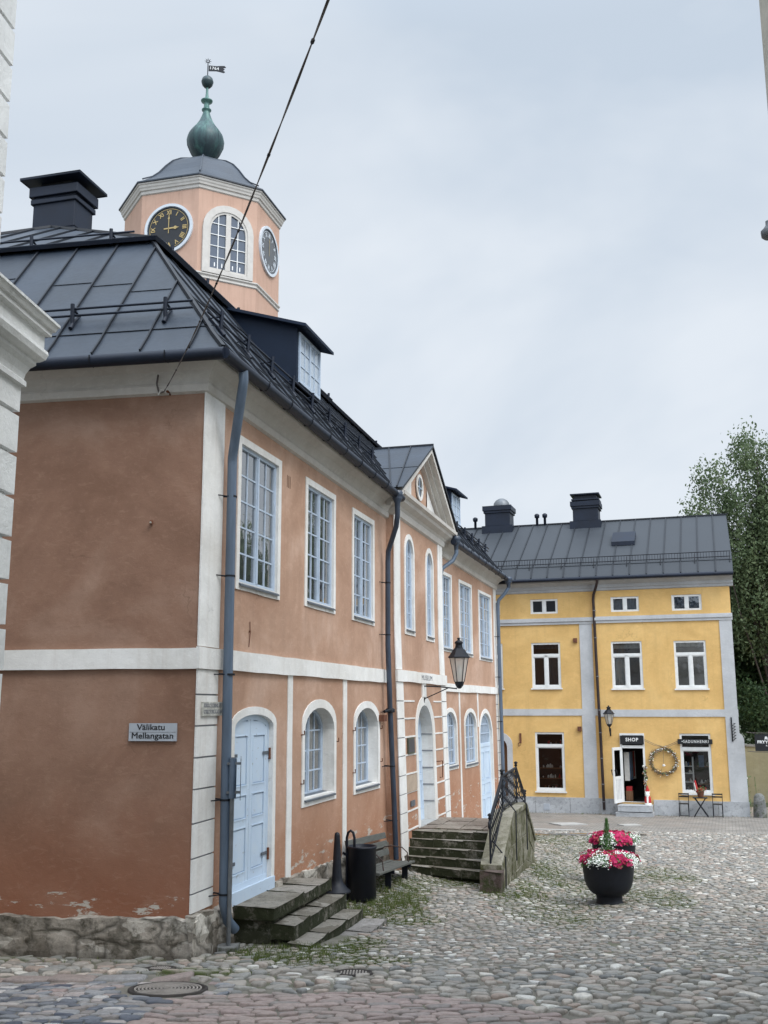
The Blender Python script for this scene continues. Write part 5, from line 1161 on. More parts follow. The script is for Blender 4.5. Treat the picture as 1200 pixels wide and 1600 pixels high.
# right: tall plain house, only its far corner reaches the frame
aB = rad(3); dB = V((math.sin(aB), math.cos(aB), 0)); nB = V((-math.cos(aB), math.sin(aB), 0)); LB = V((3.70, 9.0, 0)); FB = lambda s, t, z: LB-dB*s+nB*t+Z*z
RH = thing('beige_house', 'tall beige plastered house whose edge enters at the top right corner', 'building', tuple(FB(4, -3, 0)))
q = MB(); q.box(FB, 0, 18, -8, 0, -1, 11.2, 'beige_wall', 1.5); q.build('wall', RH); q = MB(); q.box(FB, -.35, 18, -8.3, .35, 11.2, 11.45, 'metal_roof'); q.build('eaves', RH)
for s in (2.5, 5.5, 8.5, 11.5):
    for z in (1.6, 5.4): q = MB(); q.box(FB, s, s+1.1, .0, .03, z, z+1.6, 'frame_white'); q.box(FB, s+.1, s+1.0, .03, .034, z+.1, z+1.5, 'clock_black'); q.build('window', RH)
q = MB(); q.lathe([(.055, -.05), (.075, -.03), (.08, .02), (.05, .05), (.03, .08), (.03, .12)], V((3.625, 9.0, 7.21)), 'grey_pole', 10); q.tube([V((3.63, 9.0, 7.2)), V((3.78, 8.9, 7.17))], .02, 'grey_pole', 6)
tag(q.build('cable_insulator'), 'small grey insulator knob sticking out from the beige house at the right edge', 'fitting')
# overhead cable from the town hall cornice across the lane
A = FE(.49, .10, 6.62); Bc = V((-.15, 3.6, 5.78)); E2 = V((3.55, -4.0, 9.2))
pts = []
def bez(a, b, sag, n): return [a.lerp(b, i/n)-Z*sag*4*(i/n)*(1-i/n) for i in range(n+1)]
main = bez(A, Bc, .16, 40); ext = Bc+(Bc-A).normalized()*5; main2 = main+[ext, ext+(Bc-A).normalized()*6+Z*1.5]
th = thing('overhead_cable', 'twisted grey overhead cable rising from the end cornice over the lane', 'cable', tuple(A)); q = MB()
fine = []
for i in range(len(main2)-1):
    for k in range(6): fine.append(main2[i].lerp(main2[i+1], k/6))
for ph in (0, PI):
    q.tube([p+V((math.cos(i*.16+ph), 0, math.sin(i*.16+ph)))*.0034 for i, p in enumerate(fine)], .0036, 'cable_grey', 5)
q.build('wires', th)
for i in range(14, 236, 30): q = MB(); q.tube([fine[i], fine[i]+(fine[i+1]-fine[i]).normalized()*.025], .009, 'black_iron', 6); q.build('cable_tie', th)
q = MB(); q.tube([FE(.57, .0, 6.86), FE(.57, .10, 6.86), FE(.58, .12, 6.72), FE(.56, .08, 6.60), A], .012, 'cable_grey', 6); q.tube([FE(.45, .05, 6.60), FE(.52, .12, 6.64), FE(.56, .1, 6.58)], .014, 'cloth_pale', 6); q.tube([FE(.45, 0, 6.61), FE(.45, .1, 6.62)], .016, 'rust', 6); q.tube([FE(.62, 0, 6.88), FE(.54, .1, 6.86)], .014, 'black_iron', 6); q.build('anchor_hooks', th)
# ================================================================== signs on the town hall
q = MB(); q.box(FE, .21, .79, .012, .03, 2.475, 2.675, 'sign_grey'); q.box(FE, .215, .785, .03, .0315, 2.573, 2.577, 'lettering_grey'); [put_text(q, FE, 'Välikatu', .52+d_, 2.628+e_, .031+i_*.0004, .094, 'lettering_black', width=.335, sgn=-1) for i_, (d_, e_) in enumerate(((0, 0), (.003, 0), (.0015, .002)))]; [put_text(q, FE, 'Mellangatan', .50+d_, 2.532+e_, .031+i_*.0004, .094, 'lettering_black', width=.50, sgn=-1) for i_, (d_, e_) in enumerate(((0, 0), (.003, 0), (.0015, .002)))]
for s, z in ((.235, 2.575), (.765, 2.575)): q.lathe([(.006, 0), (.006, .003)], FE(s, .03, z), 'lettering_black', 8)
tag(q.build('street_sign'), 'grey street plate reading Välikatu Mellangatan on the end wall', 'sign')
q = MB(); q.box(FM, .08, .66, .026, .045, 2.755, 2.915, 'enamel_old'); put_text(q, FM, 'KIRKKOTORINKATU', .37, 2.872, .046, .07, 'lettering_grey', width=.50); put_text(q, FM, 'KYRKOTORGSGATAN', .37, 2.800, .046, .07, 'lettering_grey', width=.50)
pass
tag(q.build('street_sign'), 'worn yellowish enamel street plate with faded letters on the white corner quoin', 'sign')
q = MB(); q.box(FR, 9.16, 9.68, .014, .035, 1.93, 2.24, 'brass_plaque'); q.box(FR, 9.19, 9.65, .035, .037, 1.96, 2.21, 'pipe_dark'); tag(q.build('plaque'), 'dark green metal plaque left of the museum door', 'plaque')
q = MB(); q.box(FR, 8.99, 9.82, .013, .02, 1.20, 1.52, 'faded_patch'); tag(q.build('painted_panel'), 'faded pale rectangular panel low on the wall left of the museum door', 'panel')
q = MB(); q.box(FR, 9.26, 9.60, .013, .025, .92, 1.03, 'lead_sill'); put_text(q, FR, 'MUSEO', 9.43, .975, .027, .07, 'lettering_grey', width=.28) if False else None; tag(q.build('letter_plate'), 'tiny grey metal plate below the faded panel by the museum door', 'plate')
q = MB(); q.tube([FR(11.82, 0, 1.66), FR(11.82, .06, 1.66), FR(12.1, .08, 1.66), FR(12.1, .06, 1.3), FR(12.1, 0, 1.3)], .012, 'rust', 6); tag(q.build('flag_holder'), 'rusty iron hoop holder on the wall right of the museum door', 'holder')
q = MB(); c = FM(7.95, .10, 2.72); q.box(FM, 7.80, 8.0, .0, .12, 2.58, 2.70, 'rust'); q.lathe([(.085, 0), (.09, .06), (.07, .08)], FM(8.14, .15, 2.74), 'black_iron', 10); q.tube([FM(7.9, .1, 2.76), FM(8.14, .2, 2.80)], .03, 'black_iron', 6); tag(q.build('wall_fitting'), 'black collar and rusty box fixed behind the second downpipe of the town hall', 'fitting')
# short pole with clamped sign, seen edge-on, at the corner
zc = gz(-1.80, 12.5); th = thing('sign_pole', 'thin grey metal pole with an edge-on sign plate before the corner downpipe', 'pole', (-1.80, 12.5, zc))
q = MB(); q.tube([(-1.80, 12.5, zc), (-1.795, 12.5, 2.27)], .026, 'grey_pole', 12); q.build('pole', th); q = MB(); q.tube([(-1.795, 12.5, 1.80), (-1.795, 12.5, 2.26)], .045, 'pipe_metal', 12); vd_ = V((-1.70, 12.5, 0)).normalized(); vn_ = V((vd_.y, -vd_.x, 0)); FP = lambda s, t, z: V((-1.715, 12.5, 0))+vd_*s+vn_*t+Z*z; q.box(FP, -.28, .28, .01, .018, 1.80, 2.27, 'lead_sill'); q.build('sign_plate', th)
for z in (1.87, 2.2): q = MB(); q.box(W, -1.86, -1.70, 12.47, 12.53, z-.014, z+.014, 'grey_pole'); q.build('clamp', th)
q = MB(); q.box(W, -1.91, -1.69, 12.40, 12.61, zc-.06, zc+.07, 'grey_block', .06, .012); q.build('footing', th, bev=.012)
# ================================================================== stone steps at the first door
def slab(th, F, a, b, t0, t1, z0, z1, name='step', mat='step_stone', joints=(), skew=0):
    cuts = [a]+list(joints)+[b]
    q = MB(); G = (lambda s, t, z: F(s+skew*(1-t/2.0), t, z)) if skew else F
    for c, d in zip(cuts, cuts[1:]): 
        dz_ = random.uniform(-.006, .006); q.box(G, c+.004, d-.004, t0, t1+random.uniform(-.006, .006), z0, z1+dz_, mat, .22, .007)
    return q.build(name, th, bev=.016)
th = thing('door_steps', 'mossy stone steps of three treads beside the corner downpipe of the town hall', 'steps', tuple(FM(2.2, .6, 0)))
slab(th, FM, 1.12, 3.32, -.02, .56, .34, .49, joints=(2.2, 2.75)); slab(th, FM, 1.18, 3.26, .5, .80, .12, .30, joints=(1.75, 2.35)); slab(th, FM, 1.0, 3.18, .74, 1.06, -.05, .13, joints=(1.7, 2.5)); slab(th, FM, 1.24, 3.25, 1.02, 1.38, -.2, .015, 'bottom_slab', 'flag_stone', joints=(2.4,))
q = MB(); q.box(FM, 1.20, 3.25, -.02, .50, -.3, .34, 'step_stone', .12, .05); q.box(FM, 1.28, 3.2, .45, .76, -.3, .12, 'step_stone', .12, .04); q.build('rubble_core', th)
# ================================================================== museum staircase
th = thing('museum_staircase', 'mossy double stone staircase with a side parapet leading up to the museum door', 'staircase', tuple(FM(10.5, 1.1, -.3)))
nst = 5; z0s, z1s = -.20, .46
for k in range(nst):
    z1_ = z0s+(z1s-z0s)*(k+1)/nst; a = 8.05+k*.30; sk = .62*(1-k/nst)
    q = MB(); G = lambda s, t, z, sk=sk: FM(s+sk*(1-t/2.0), t, z); cuts = [(.1 if k > 0 else .15), [.85, .7, .95, .75, .9][k], [1.45, 1.3, 1.5, 1.35, 1.5][k], 2.0]
    for c, d in zip(cuts, cuts[1:]):
        e = random.uniform(-.012, .012)
        q.box(lambda s, t, z, G=G: G(s, t, z), a-.03+e, a+.40, c+.004, d-.004, z1_-.145, z1_+random.uniform(-.004, .004), 'step_stone', .2, .012)
    q.build('step', th, bev=.016)
q = MB()
for k in range(nst-1): 
    z1_ = z0s+(z1s-z0s)*(k+1)/nst; a = 8.15+k*.30; sk = .62*(1-k/nst); G = lambda s, t, z, sk=sk: FM(s+sk*(1-t/2.0), t, z); q.box(G, a, a+.6, .05, 2.0, -.6, z1_-.02, 'step_stone')
q.box(FM, 9.6, 12.0, .05, 2.0, -.6, z1s-.02, 'step_stone'); q.build('core', th)
q = MB(); ys = [.12, .6, 1.1, 1.55, 2.0]; xs = [9.85, 10.5, 11.2, 11.95]
for i in range(3):
    for j in range(4): q.box(FM, xs[i]+.006, xs[i+1]-.006, ys[j]+.006, ys[j+1]-.006, .38, z1s+random.uniform(-.006, .006), 'landing_stone', .3, .01)
q.build('landing', th, bev=.008); pass
for k in range(4): slab(th, FM, 12.0+k*.3, 12.35+k*.3, .1, 2.0, -.6, .33-k*.14)
def para(s): return [(7.42, .06), (8.95, .80), (10.95, .80), (12.25, -.02)]
def topz(s):
    P_ = para(0)
    for (a, b), (c, d) in zip(P_, P_[1:]):
        if s <= c: return b+(d-b)*max(0, (s-a)/(c-a))
    return P_[-1][1]
q = MB(); S_ = [7.42, 7.75, 8.1, 8.5, 8.95, 9.4, 9.9, 10.45, 10.95, 11.4, 11.85, 12.25]
for a, b in zip(S_, S_[1:]):
    n_ = 3
    for j in range(n_):
        def zz(s, u): return -.75+(topz(s)+.75)*u
        u0, u1 = j/n_, (j+1)/n_; off = random.uniform(-.008, .012)
        vs = [FM(s_, t_, zz(s_, u)+(g)) for t_ in (1.98, 2.28+off) for (s_, u, g) in ((a+.005, u0, .005), (b-.005, u0, .005), (b-.005, u1, -.005), (a+.005, u1, -.005))]
        q.add(vs, [(0, 1, 2, 3), (4, 5, 6, 7), (0, 1, 5, 4), (1, 2, 6, 5), (2, 3, 7, 6), (3, 0, 4, 7)], 'parapet_stone')
q.build('parapet', th, bev=.008)
q = MB()
P_ = para(0)
for (a, b), (c, d) in zip(P_, P_[1:]):
    vs = [FM(s_, t_, z_+g) for t_ in (1.95, 2.32) for (s_, z_, g) in ((a, b, .0), (c, d, .0), (c, d, .10), (a, b, .10))]; q.add(vs, [(0, 1, 2, 3), (4, 5, 6, 7), (0, 1, 5, 4), (1, 2, 6, 5), (2, 3, 7, 6), (3, 0, 4, 7)], 'parapet_stone')
q.build('coping', th, bev=.012)
q = MB(); q.box(FM, 7.08, 7.42, 2.02, 2.35, -.55, .08, 'red_block', .1, .012); q.build('newel_block', th, bev=.03)
# iron railing
q = MB(); RL = [(7.45, .10, .88), (8.95, .90, 1.55), (10.85, .90, 1.60), (12.15, .15, .92)]
def rail(s):
    for (a, b0, t0), (c, b1, t1) in zip(RL, RL[1:]):
        if s <= c: u = max(0, (s-a)/(c-a)); return b0+(b1-b0)*u, t0+(t1-t0)*u
    return RL[-1][1:]
th2 = thing('stair_railing', 'black wrought iron railing with twisted bars on the museum staircase parapet', 'railing', tuple(FM(10, 2.12, .2)))
q.tube([FM(s, 2.12, t) for s, b, t in RL], .024, 'black_iron', 6); q.tube([FM(s, 2.12, b+.06) for s, b, t in RL], .014, 'black_iron', 6); q.tube([FM(s, 2.12, t-.10) for s, b, t in RL], .010, 'black_iron', 6)
q.tube([FM(7.45, 2.12, .88), FM(7.38, 2.12, .86), FM(7.36, 2.12, .80), FM(7.40, 2.12, .77)], .02, 'black_iron', 6); q.build('handrail', th2)
q = MB(); s = 7.5; k = 0
while s < 12.15:
    b, t = rail(s)
    q.tube([FM(s+.012*math.sin(u*22+k), 2.12+.012*math.cos(u*22+k), b-.06+(t-b+.05)*u) for u in [i/14 for i in range(15)]], .0095, 'black_iron', 4, smooth=False); s += .145; k += 1
q.build('bars', th2); q = MB()
for s in (7.46, 8.95, 10.85, 12.12):
    b, t = rail(s); q.tube([FM(s, 2.12, b-.1), FM(s, 2.12, t+.02)], .018, 'black_iron', 6); q.lathe([(.012, 0), (.035, .02), (.02, .05), (.045, .08), (.01, .11)], FM(s, 2.12, t+.02), 'black_iron', 8)
for s in (7.75, 9.15, 10.7): b, t = rail(s); q.tube([FM(s, 2.12, b+.25), FM(s, 2.34, b-.02), FM(s, 2.335, b-.5), FM(s, 2.335, b-.9)], .013, 'black_iron', 5)
q.build('posts', th2)
# ================================================================== bin, ash stand, bench
c = FM(5.2, .46, 0); zg = gz(c.x, c.y); th = thing('litter_bin', 'black cylindrical litter bin hung on a hooped post in front of the town hall', 'bin', (c.x, c.y, zg))
q = MB(); q.lathe([(.20, -.10), (.222, -.09), (.222, .66), (.232, .67), (.232, .70), (.215, .70), (.212, .30), (.20, .28)], (c.x, c.y, 0), 'bin_black', 32); q.build('bin_body', th)
q = MB(); px = c.x-.24
q.tube([(px, c.y, zg-.05), (px, c.y, .82), (px+.02, c.y, .90), (px+.06, c.y, .93), (px+.10, c.y, .90), (px+.12, c.y, .82), (px+.12, c.y, .66)], .021, 'bin_black', 8); q.tube([(px+.13, c.y-.1, zg-.05), (px+.13, c.y-.1, .0)], .02, 'bin_black', 8); q.tube([(px+.01, c.y, .55), (px-.06, c.y-.04, .60)], .02, 'bin_black', 6); q.build('hooped_post', th)
c = V((-.73, 16.35, 0)); zg = gz(c.x, c.y); q = MB(); q.lathe([(.075, zg), (.085, zg+.05), (.115, .05), (.12, .07), (.205, .09), (.212, .11), (.20, .125), (.15, .17), (.10, .23), (.085, .27), (.075, .32), (.055, .70), (.042, .92), (.036, .955), (.01, .97)], (c.x, c.y, 0), 'cast_iron', 28)
tag(q.build('ash_stand'), 'dark cast iron ash stand with a tall tapering neck left of the litter bin', 'ash stand')
th = thing('park_bench', 'weathered slatted wooden bench with iron ends against the wall behind the litter bin', 'bench', tuple(FM(6.7, .4, -.1)))
def bs(s): return .20-.055*(s-5.55)
q = MB()
for k in range(5): t_ = .62-k*.10; q.add([FM(s, t, bs(s)+z+(.01 if k in (0, 4) else 0)) for s in (5.5, 7.9) for (t, z) in ((t_-.043, 0), (t_+.043, 0), (t_+.043, .032), (t_-.043, .032))], [(0, 1, 2, 3), (4, 5, 6, 7), (0, 1, 5, 4), (1, 2, 6, 5), (2, 3, 7, 6), (3, 0, 4, 7)], 'bench_wood')
q.build('seat', th, bev=.004); q = MB()
for k in range(3): t_, h = .16-k*.03, .14+k*.14; q.add([FM(s, t, bs(s)+z) for s in (5.5, 7.9) for (t, z) in ((t_, h), (t_+.03, h), (t_+.01, h+.10), (t_-.02, h+.10))], [(0, 1, 2, 3), (4, 5, 6, 7), (0, 1, 5, 4), (1, 2, 6, 5), (2, 3, 7, 6), (3, 0, 4, 7)], 'bench_wood')
q.build('backrest', th, bev=.004)
for s in (6.45, 7.6):
    q = MB(); q.box(FM, s-.02, s+.02, .50, .60, -.35, bs(s), 'bin_black'); q.box(FM, s-.02, s+.02, .14, .22, -.35, bs(s), 'bin_black'); q.box(FM, s-.02, s+.02, .14, .66, bs(s)-.05, bs(s), 'bin_black'); q.build('leg', th)
for s in (5.9, 7.6):
    q = MB(); q.tube([FM(s, .62, bs(s)+.03), FM(s, .60, bs(s)+.20), FM(s, .50, bs(s)+.29), FM(s, .30, bs(s)+.31), FM(s, .14, bs(s)+.28)], .010, 'rust_dark', 6); q.build('armrest', th)
pass
# ================================================================== flower urns
def urn(x, y, label, seed, conifer, sc=1.0, lift=0.0):
    random.seed(seed); zg = gz(x, y)-.01+lift; th = thing('flower_urn', label, 'planter', (x, y, zg), 'cast iron flower urns on the square')
    q = MB(); pr = [(.215, 0), (.215, .03), (.205, .05), (.205, .13), (.215, .15), (.26, .17), (.31, .21), (.355, .28), (.385, .38), (.40, .50), (.41, .62), (.42, .65), (.42, .67), (.395, .67), (.38, .60)]
    q.lathe([(r*sc, z*sc) for r, z in pr], (x, y, zg), 'cast_iron', 40); q.build('iron_bowl', th)
    q = MB(); q.lathe([(.36, -.12), (.36, .012-lift), (.34, .018-lift), (.01, .02-lift)], (x, y, zg), 'grey_block', 24); q.build('base_plate', th)
    q = MB(); q.lathe([(.38, .60), (.30, .68), (.1, .72), (.01, .72)], (x, y, zg), 'ground_soil', 20); q.build('soil', th)
    q = MB(); top = zg+.66
    cl = []
    for k in range(9):
        a = random.uniform(0, 2*PI); r = math.sqrt(random.random())*.42; cl.append((r*math.cos(a), r*math.sin(a), k % 2))
    for a, r, ty in ((3.6, .36, 1), (5.0, .34, 1), (4.6, .05, 1), (4.15, .33, 0), (5.7, .38, 0), (3.1, .40, 0), (2.2, .3, 1)): cl.append((r*math.cos(a), r*math.sin(a), ty))
    for k in range(2600):
        a = random.uniform(0, 2*PI); r = .50*math.sqrt(random.random()); px, py = r*math.cos(a), r*math.sin(a)
        h = .13*math.sqrt(max(0, 1-(r/.52)**2))+random.uniform(-.07, .03); d = min(cl, key=lambda c: (c[0]-px)**2+(c[1]-py)**2)
        p = V((x+px, y+py, top+h)); n_ = V((px*1.6+random.gauss(0, .3), py*1.6+random.gauss(0, .3), .7+random.gauss(0, .3))).normalized(); u = n_.orthogonal().normalized(); w = n_.cross(u); ro = random.uniform(0, PI); u, w = u*math.cos(ro)+w*math.sin(ro), w*math.cos(ro)-u*math.sin(ro)
        g = random.random()
        if g < (.22 if d[2] else .42): L = .045; q.add([p-u*L, p-w*L*.35, p+u*L, p+w*L*.35], [(0, 1, 2, 3)], 'stem_green')
        elif d[2]:
            rr = random.uniform(.028, .048); vs = [p]+[p+(u*math.cos(b*2*PI/10)+w*math.sin(b*2*PI/10))*(rr if b % 2 else rr*.55)+n_*.012 for b in range(10)]
            q.add(vs, [(0, b+1, (b+1) % 10+1) for b in range(10)], 'pink_bloom')
            if random.random() < .15: q.ball(p+n_*.01, .006, 'yellow_bloom', 4)
        else:
            for j in range(4):
                pp_ = p+V((random.gauss(0, .022), random.gauss(0, .022), random.gauss(.0, .022))); rr = .011; q.add([pp_+(u*math.cos(b*PI/2.5)+w*math.sin(b*PI/2.5))*rr for b in range(5)], [(0, 1, 2, 3, 4)], 'white_bloom')
    q.build('flowers', th)
    if conifer:
        q = MB()
        for k in range(900):
            u = random.random(); h = u*.62; r = .09*(1-u)**.7+.01; a = random.uniform(0, 2*PI); p = V((x+r*math.cos(a)*random.random(), y+r*math.sin(a)*random.random(), top+.02+h)); d = V((math.cos(a)*.35, math.sin(a)*.35, 1)).normalized()*random.uniform(.03, .06); w = d.orthogonal().normalized()*.006
            q.add([p-w, p+w, p+d], [(0, 1, 2)], 'conifer_green')
        q.build('dwarf_conifer', th)
    return th
urn(3.58, 17.28, 'nearer black iron flower urn with pink and white blooms and a small upright conifer', 3, True)
urn(4.35, 20.4, 'farther black iron flower urn with pink and white blooms, half hidden behind the nearer one', 8, False, lift=.09)
random.seed(11)
# ================================================================== GROUND
xs = sorted(set([round(v, 3) for v in np.concatenate([np.arange(-8, 20, .35), np.arange(20, 60, 2.5), np.arange(-60, -8, 3), np.array([-400, -200, -100, 100, 200, 400])])]))
ys = sorted(set([round(v, 3) for v in np.concatenate([np.arange(-4, 40, .35), np.arange(40, 90, 2.5), np.arange(-40, -4, 3), np.array([-300, -150, -80, 130, 220, 500])])]))
q = MB(); vs = [(x, y, gz(x, y)) for y in ys for x in xs]; nx = len(xs)
fs = [(j*nx+i, j*nx+i+1, (j+1)*nx+i+1, (j+1)*nx+i) for j in range(len(ys)-1) for i in range(nx-1)]
q.add(vs, fs, 'ground_soil', True); q.build('ground', kind='structure')
# paving stones modelled one by one (one structure object)
S = lambda s, t: (K.x+dR.x*s+nR.x*t, K.y+dR.y*s+nR.y*t)
spots = []
def sp(s, t, rs_, rt, n, h): x, y = S(s, t); spots.append((x, y, rt, rs_, int(n*1.8), h*1.1))
sp(.55, .9, .55, .55, 7200, .06); sp(.2, 1.5, .3, .9, 3800, .04); sp(.9, 1.3, .4, .5, 2800, .05); sp(1.6, 1.55, .5, .25, 1500, .04)
sp(4.6, 1.05, .9, .55, 6500, .075); sp(5.6, .9, .9, .5, 5200, .08); sp(6.8, .7, .9, .5, 4200, .07); sp(3.7, 1.6, .5, .4, 1500, .05); sp(4.3, .5, .8, .4, 2500, .07)
sp(7.0, 2.45, .5, .45, 3200, .06); sp(7.9, 1.3, .5, .7, 2200, .05); sp(8.0, 2.7, 1.5, .25, 2600, .06); sp(10.5, 2.7, 2.0, .3, 3200, .06)
sp(9.5, 3.4, 3.5, .8, 7000, .045); sp(6.0, 3.2, 2.2, .8, 5000, .04); sp(10.4, 4.9, 1.4, .6, 3200, .045); sp(7.2, 4.9, 1.2, .5, 2600, .045); sp(17.5, 2.2, 1.6, .9, 5000, .05); sp(14.5, 3.0, 2.2, .8, 4200, .05)
sp(-.9, .5, .25, .5, 1200, .035); sp(-.3, -.8, .2, 1.3, 700, .03)
for k in range(22): a = FY(-4+k*.42, .35+.15*random.random(), 0); spots.append((a.x, a.y, .3, .25, 160, .06))
def mossd(x, y):
    v = 0
    for (sx, sy, rx, ry_, n, h) in spots:
        q_ = ((x-sx)/(rx*1.25))**2+((y-sy)/(ry_*1.25))**2
        if q_ < 1: v = max(v, (1-q_)**.6*min(1, n/(rx*ry_)/9000))
    return v*(.45+.9*max(0, noise.noise(V((x*1.3, y*1.3, 2)))+.25)) if v else .0
class Stones:
    def __init__(s): s.v = []; s.f = []; s.c = []; s.n = 0
    def add(s, poly, tint, H, z, seed, base=-.05, moss=0.0):
        """poly: 2D outline; builds a low domed stone following the ground"""
        k = len(poly); c = poly.mean(0); o = s.n; nz_ = np.random.default_rng(abs(seed)); lift = nz_.uniform(-.006, .012)
        tilt = nz_.normal(0, .05, 2)
        rings = [(1.0, base), (1.0, H*.2), (.94, H*.72), (.76, H*.96), (.4, H*1.05)]
        for sc, h in rings:
            p = c+(poly-c)*sc
            hh = h+lift+(p-c)@tilt if h > 0 else np.full(k, h)
            s.v.append(np.column_stack([p, z(p)+hh]))
        s.v.append(np.array([[c[0], c[1], z(c[None])[0]+H*1.08+lift]]))
        for r in range(4): s.f += [(o+r*k+i, o+r*k+(i+1) % k, o+(r+1)*k+(i+1) % k, o+(r+1)*k+i) for i in range(k)]
        s.f += [(o+4*k+i, o+4*k+(i+1) % k, o+5*k) for i in range(k)]
        s.n += 5*k+1; e_ = np.repeat([1, 1, .6, .12, 0], k).tolist()+[0]; s.c.append(np.column_stack([np.full(5*k+1, tint), e_, np.full(5*k+1, moss)]))
    def build(s, name, mat):
        me = bpy.data.meshes.new(name); v = np.concatenate(s.v); base = np.array([v[:, 0].mean(), v[:, 1].mean(), v[:, 2].min()])
        me.from_pydata((v-base).tolist(), [], s.f); me.materials.append(MATS[mat]); me.polygons.foreach_set('use_smooth', [True]*len(me.polygons))
        at = me.attributes.new('tint', 'FLOAT_VECTOR', 'POINT'); c = np.concatenate(s.c); at.data.foreach_set('vector', c.ravel().astype(np.float32)); me.update()
        o = bpy.data.objects.new(name, me); COL.objects.link(o); o.location = base; o['kind'] = 'structure'; return o
GXs = np.arange(-6, 18, .25); GYs = np.arange(4, 40, .25); GT = np.array([[gz(x, y) for x in GXs] for y in GYs])
def gza(p):
    x = np.clip((p[:, 0]-GXs[0])/.25, 0, len(GXs)-1.001); y = np.clip((p[:, 1]-GYs[0])/.25, 0, len(GYs)-1.001); i = x.astype(int); j = y.astype(int); fx = x-i; fy = y-j
    return GT[j, i]*(1-fx)*(1-fy)+GT[j, i+1]*fx*(1-fy)+GT[j+1, i]*(1-fx)*fy+GT[j+1, i+1]*fx*fy
def setline(x): return 9.78 if x < .2 else 9.78-(x-.2)*.95      # far limit of the dressed setts in front
holes = [(-1.98, 10.01, .40), (-2.32, 11.29, .17), (-.32, 11.02, .21)]
def inside(x, y):
    if x > .46*y+.6 or x < -.46*y-.6: return False
    if x < -1.5 and y < 10.80 and not (y > 10.40 and x > -1.9): return False
    s = (x-K.x)*dR.x+(y-K.y)*dR.y; t = (x-K.x)*nR.x+(y-K.y)*nR.y
    if s > -.02 and t < .06: return False
    if s > 9 and t < .25: return False
    if 1.1 < s < 3.2 and t < 1.30: return False
    if 8.6 < s < 13.2 and t < 1.95: return False
    if 7.15 < s < 12.2 and 1.9 < t < 2.25: return False
    if y+.32*x > 33.3: return False
    if ((x-5.3)/2.0)**2+((y-29.9+.09*(x-5.3))/.5)**2 < 1: return False
    for a, b, r in holes:
        if (x-a)**2+(y-b)**2 < r*r: return False
    return True
def voronoi(size_fn, zone, rows, seed):
    r = np.random.default_rng(seed); out = []
    return out
ST = Stones(); EDG = []
def clip(poly, ax, ay, bx, by):
    mx, my = (ax+bx)/2, (ay+by)/2; dx, dy = bx-ax, by-ay; out = []; n = len(poly); pv = poly[-1]; dv = (pv[0]-mx)*dx+(pv[1]-my)*dy
    if all((p[0]-mx)*dx+(p[1]-my)*dy <= 0 for p in poly): return poly
    for p in poly:
        dp = (p[0]-mx)*dx+(p[1]-my)*dy
        if (dv < 0 < dp) or (dp < 0 < dv): u = dv/(dv-dp); out.append((pv[0]+(p[0]-pv[0])*u, pv[1]+(p[1]-pv[1])*u))
        if dp <= 0: out.append(p)
        pv, dv = p, dp
    return out
def cobble_field(cell, x0, x1, y0, y1, H, seed, zone, dropp=.10):
    r_ = np.random.default_rng(seed); nxc, nyc = int((x1-x0)/(cell*1.12)), int((y1-y0)/(cell*.80))
    PX = x0+(np.arange(nxc)[None, :]+.5+r_.uniform(-.42, .42, (nyc, nxc))+.25*(np.arange(nyc)[:, None] % 2))*cell*1.12
    PY_ = y0+(np.arange(nyc)[:, None]+.5+r_.uniform(-.38, .38, (nyc, nxc)))*cell*.80
    TI = r_.random((nyc, nxc)); SZ = r_.uniform(.74, .97, (nyc, nxc)); drop = r_.random((nyc, nxc)) < dropp; gone = r_.random((nyc, nxc)) < .03
    PXl, PYl = PX.tolist(), PY_.tolist(); DR_ = drop.tolist()
    for j in range(2, nyc-2):
        for i in range(2, nxc-2):
            if DR_[j][i] or gone[j, i]: continue
            ax, ay = PXl[j][i], PYl[j][i]
            if not zone(ax, ay) or not inside(ax, ay) or ay < setline(ax)+.04: continue
            far_ = ay > 20; e = cell*2
            poly = [(ax-e, ay-e), (ax+e, ay-e), (ax+e, ay+e), (ax-e, ay+e)]
            for dj, di in NB:
                if not DR_[j+dj][i+di]: poly = clip(poly, ax, ay, PXl[j+dj][i+di], PYl[j+dj][i+di])
            if len(poly) < 3: continue
            ms_ = mossd(ax, ay)
            if ms_ > .05:
                for q1, q2 in zip(poly, poly[1:]+poly[:1]): EDG.append((q1, q2, ms_))
            P2_ = np.array(poly)
            if not far_:
                Q = np.roll(P2_, -1, 0); P2_ = np.stack([.75*P2_+.25*Q, .25*P2_+.75*Q], 1).reshape(-1, 2)
                if ay < 12: Q = np.roll(P2_, -1, 0); P2_ = np.stack([.75*P2_+.25*Q, .25*P2_+.75*Q], 1).reshape(-1, 2)
            c = P2_.mean(0); d = np.linalg.norm(P2_-c, axis=1); P2_ = c+(P2_-c)*(SZ[j, i]-.008/np.maximum(d, .03))[:, None]
            tn = .5+.5*noise.noise(V((ax*.5, ay*.5, 3))); ti = TI[j, i]; ti = ti*.85+.15*min(1, max(0, tn)) if ti < .93 else ti
            ST.add(P2_, ti, H*(.55+.9*TI[j-1, i]), gza, j*1000+i, moss=min(1, ms_*1.3))
NB = sorted([(a_, b_) for a_ in (-2, -1, 0, 1, 2) for b_ in (-2, -1, 0, 1, 2) if (a_ or b_) and abs(a_)+abs(b_) < 4], key=lambda q_: q_[0]**2+q_[1]**2)
lim = lambda x: 11.25+.5*noise.noise(V((x*.8, 2, 0)))+(.8 if x < -1.2 else 0)
cobble_field(.158, -6, 6, 7.2, 13, .024, 5, lambda x, y: y < lim(x), .12)
cobble_field(.108, -3, 15, 10.5, 34, .011, 6, lambda x, y: y >= lim(x), .14)
ST.build('cobblestone_paving', 'cobbles')
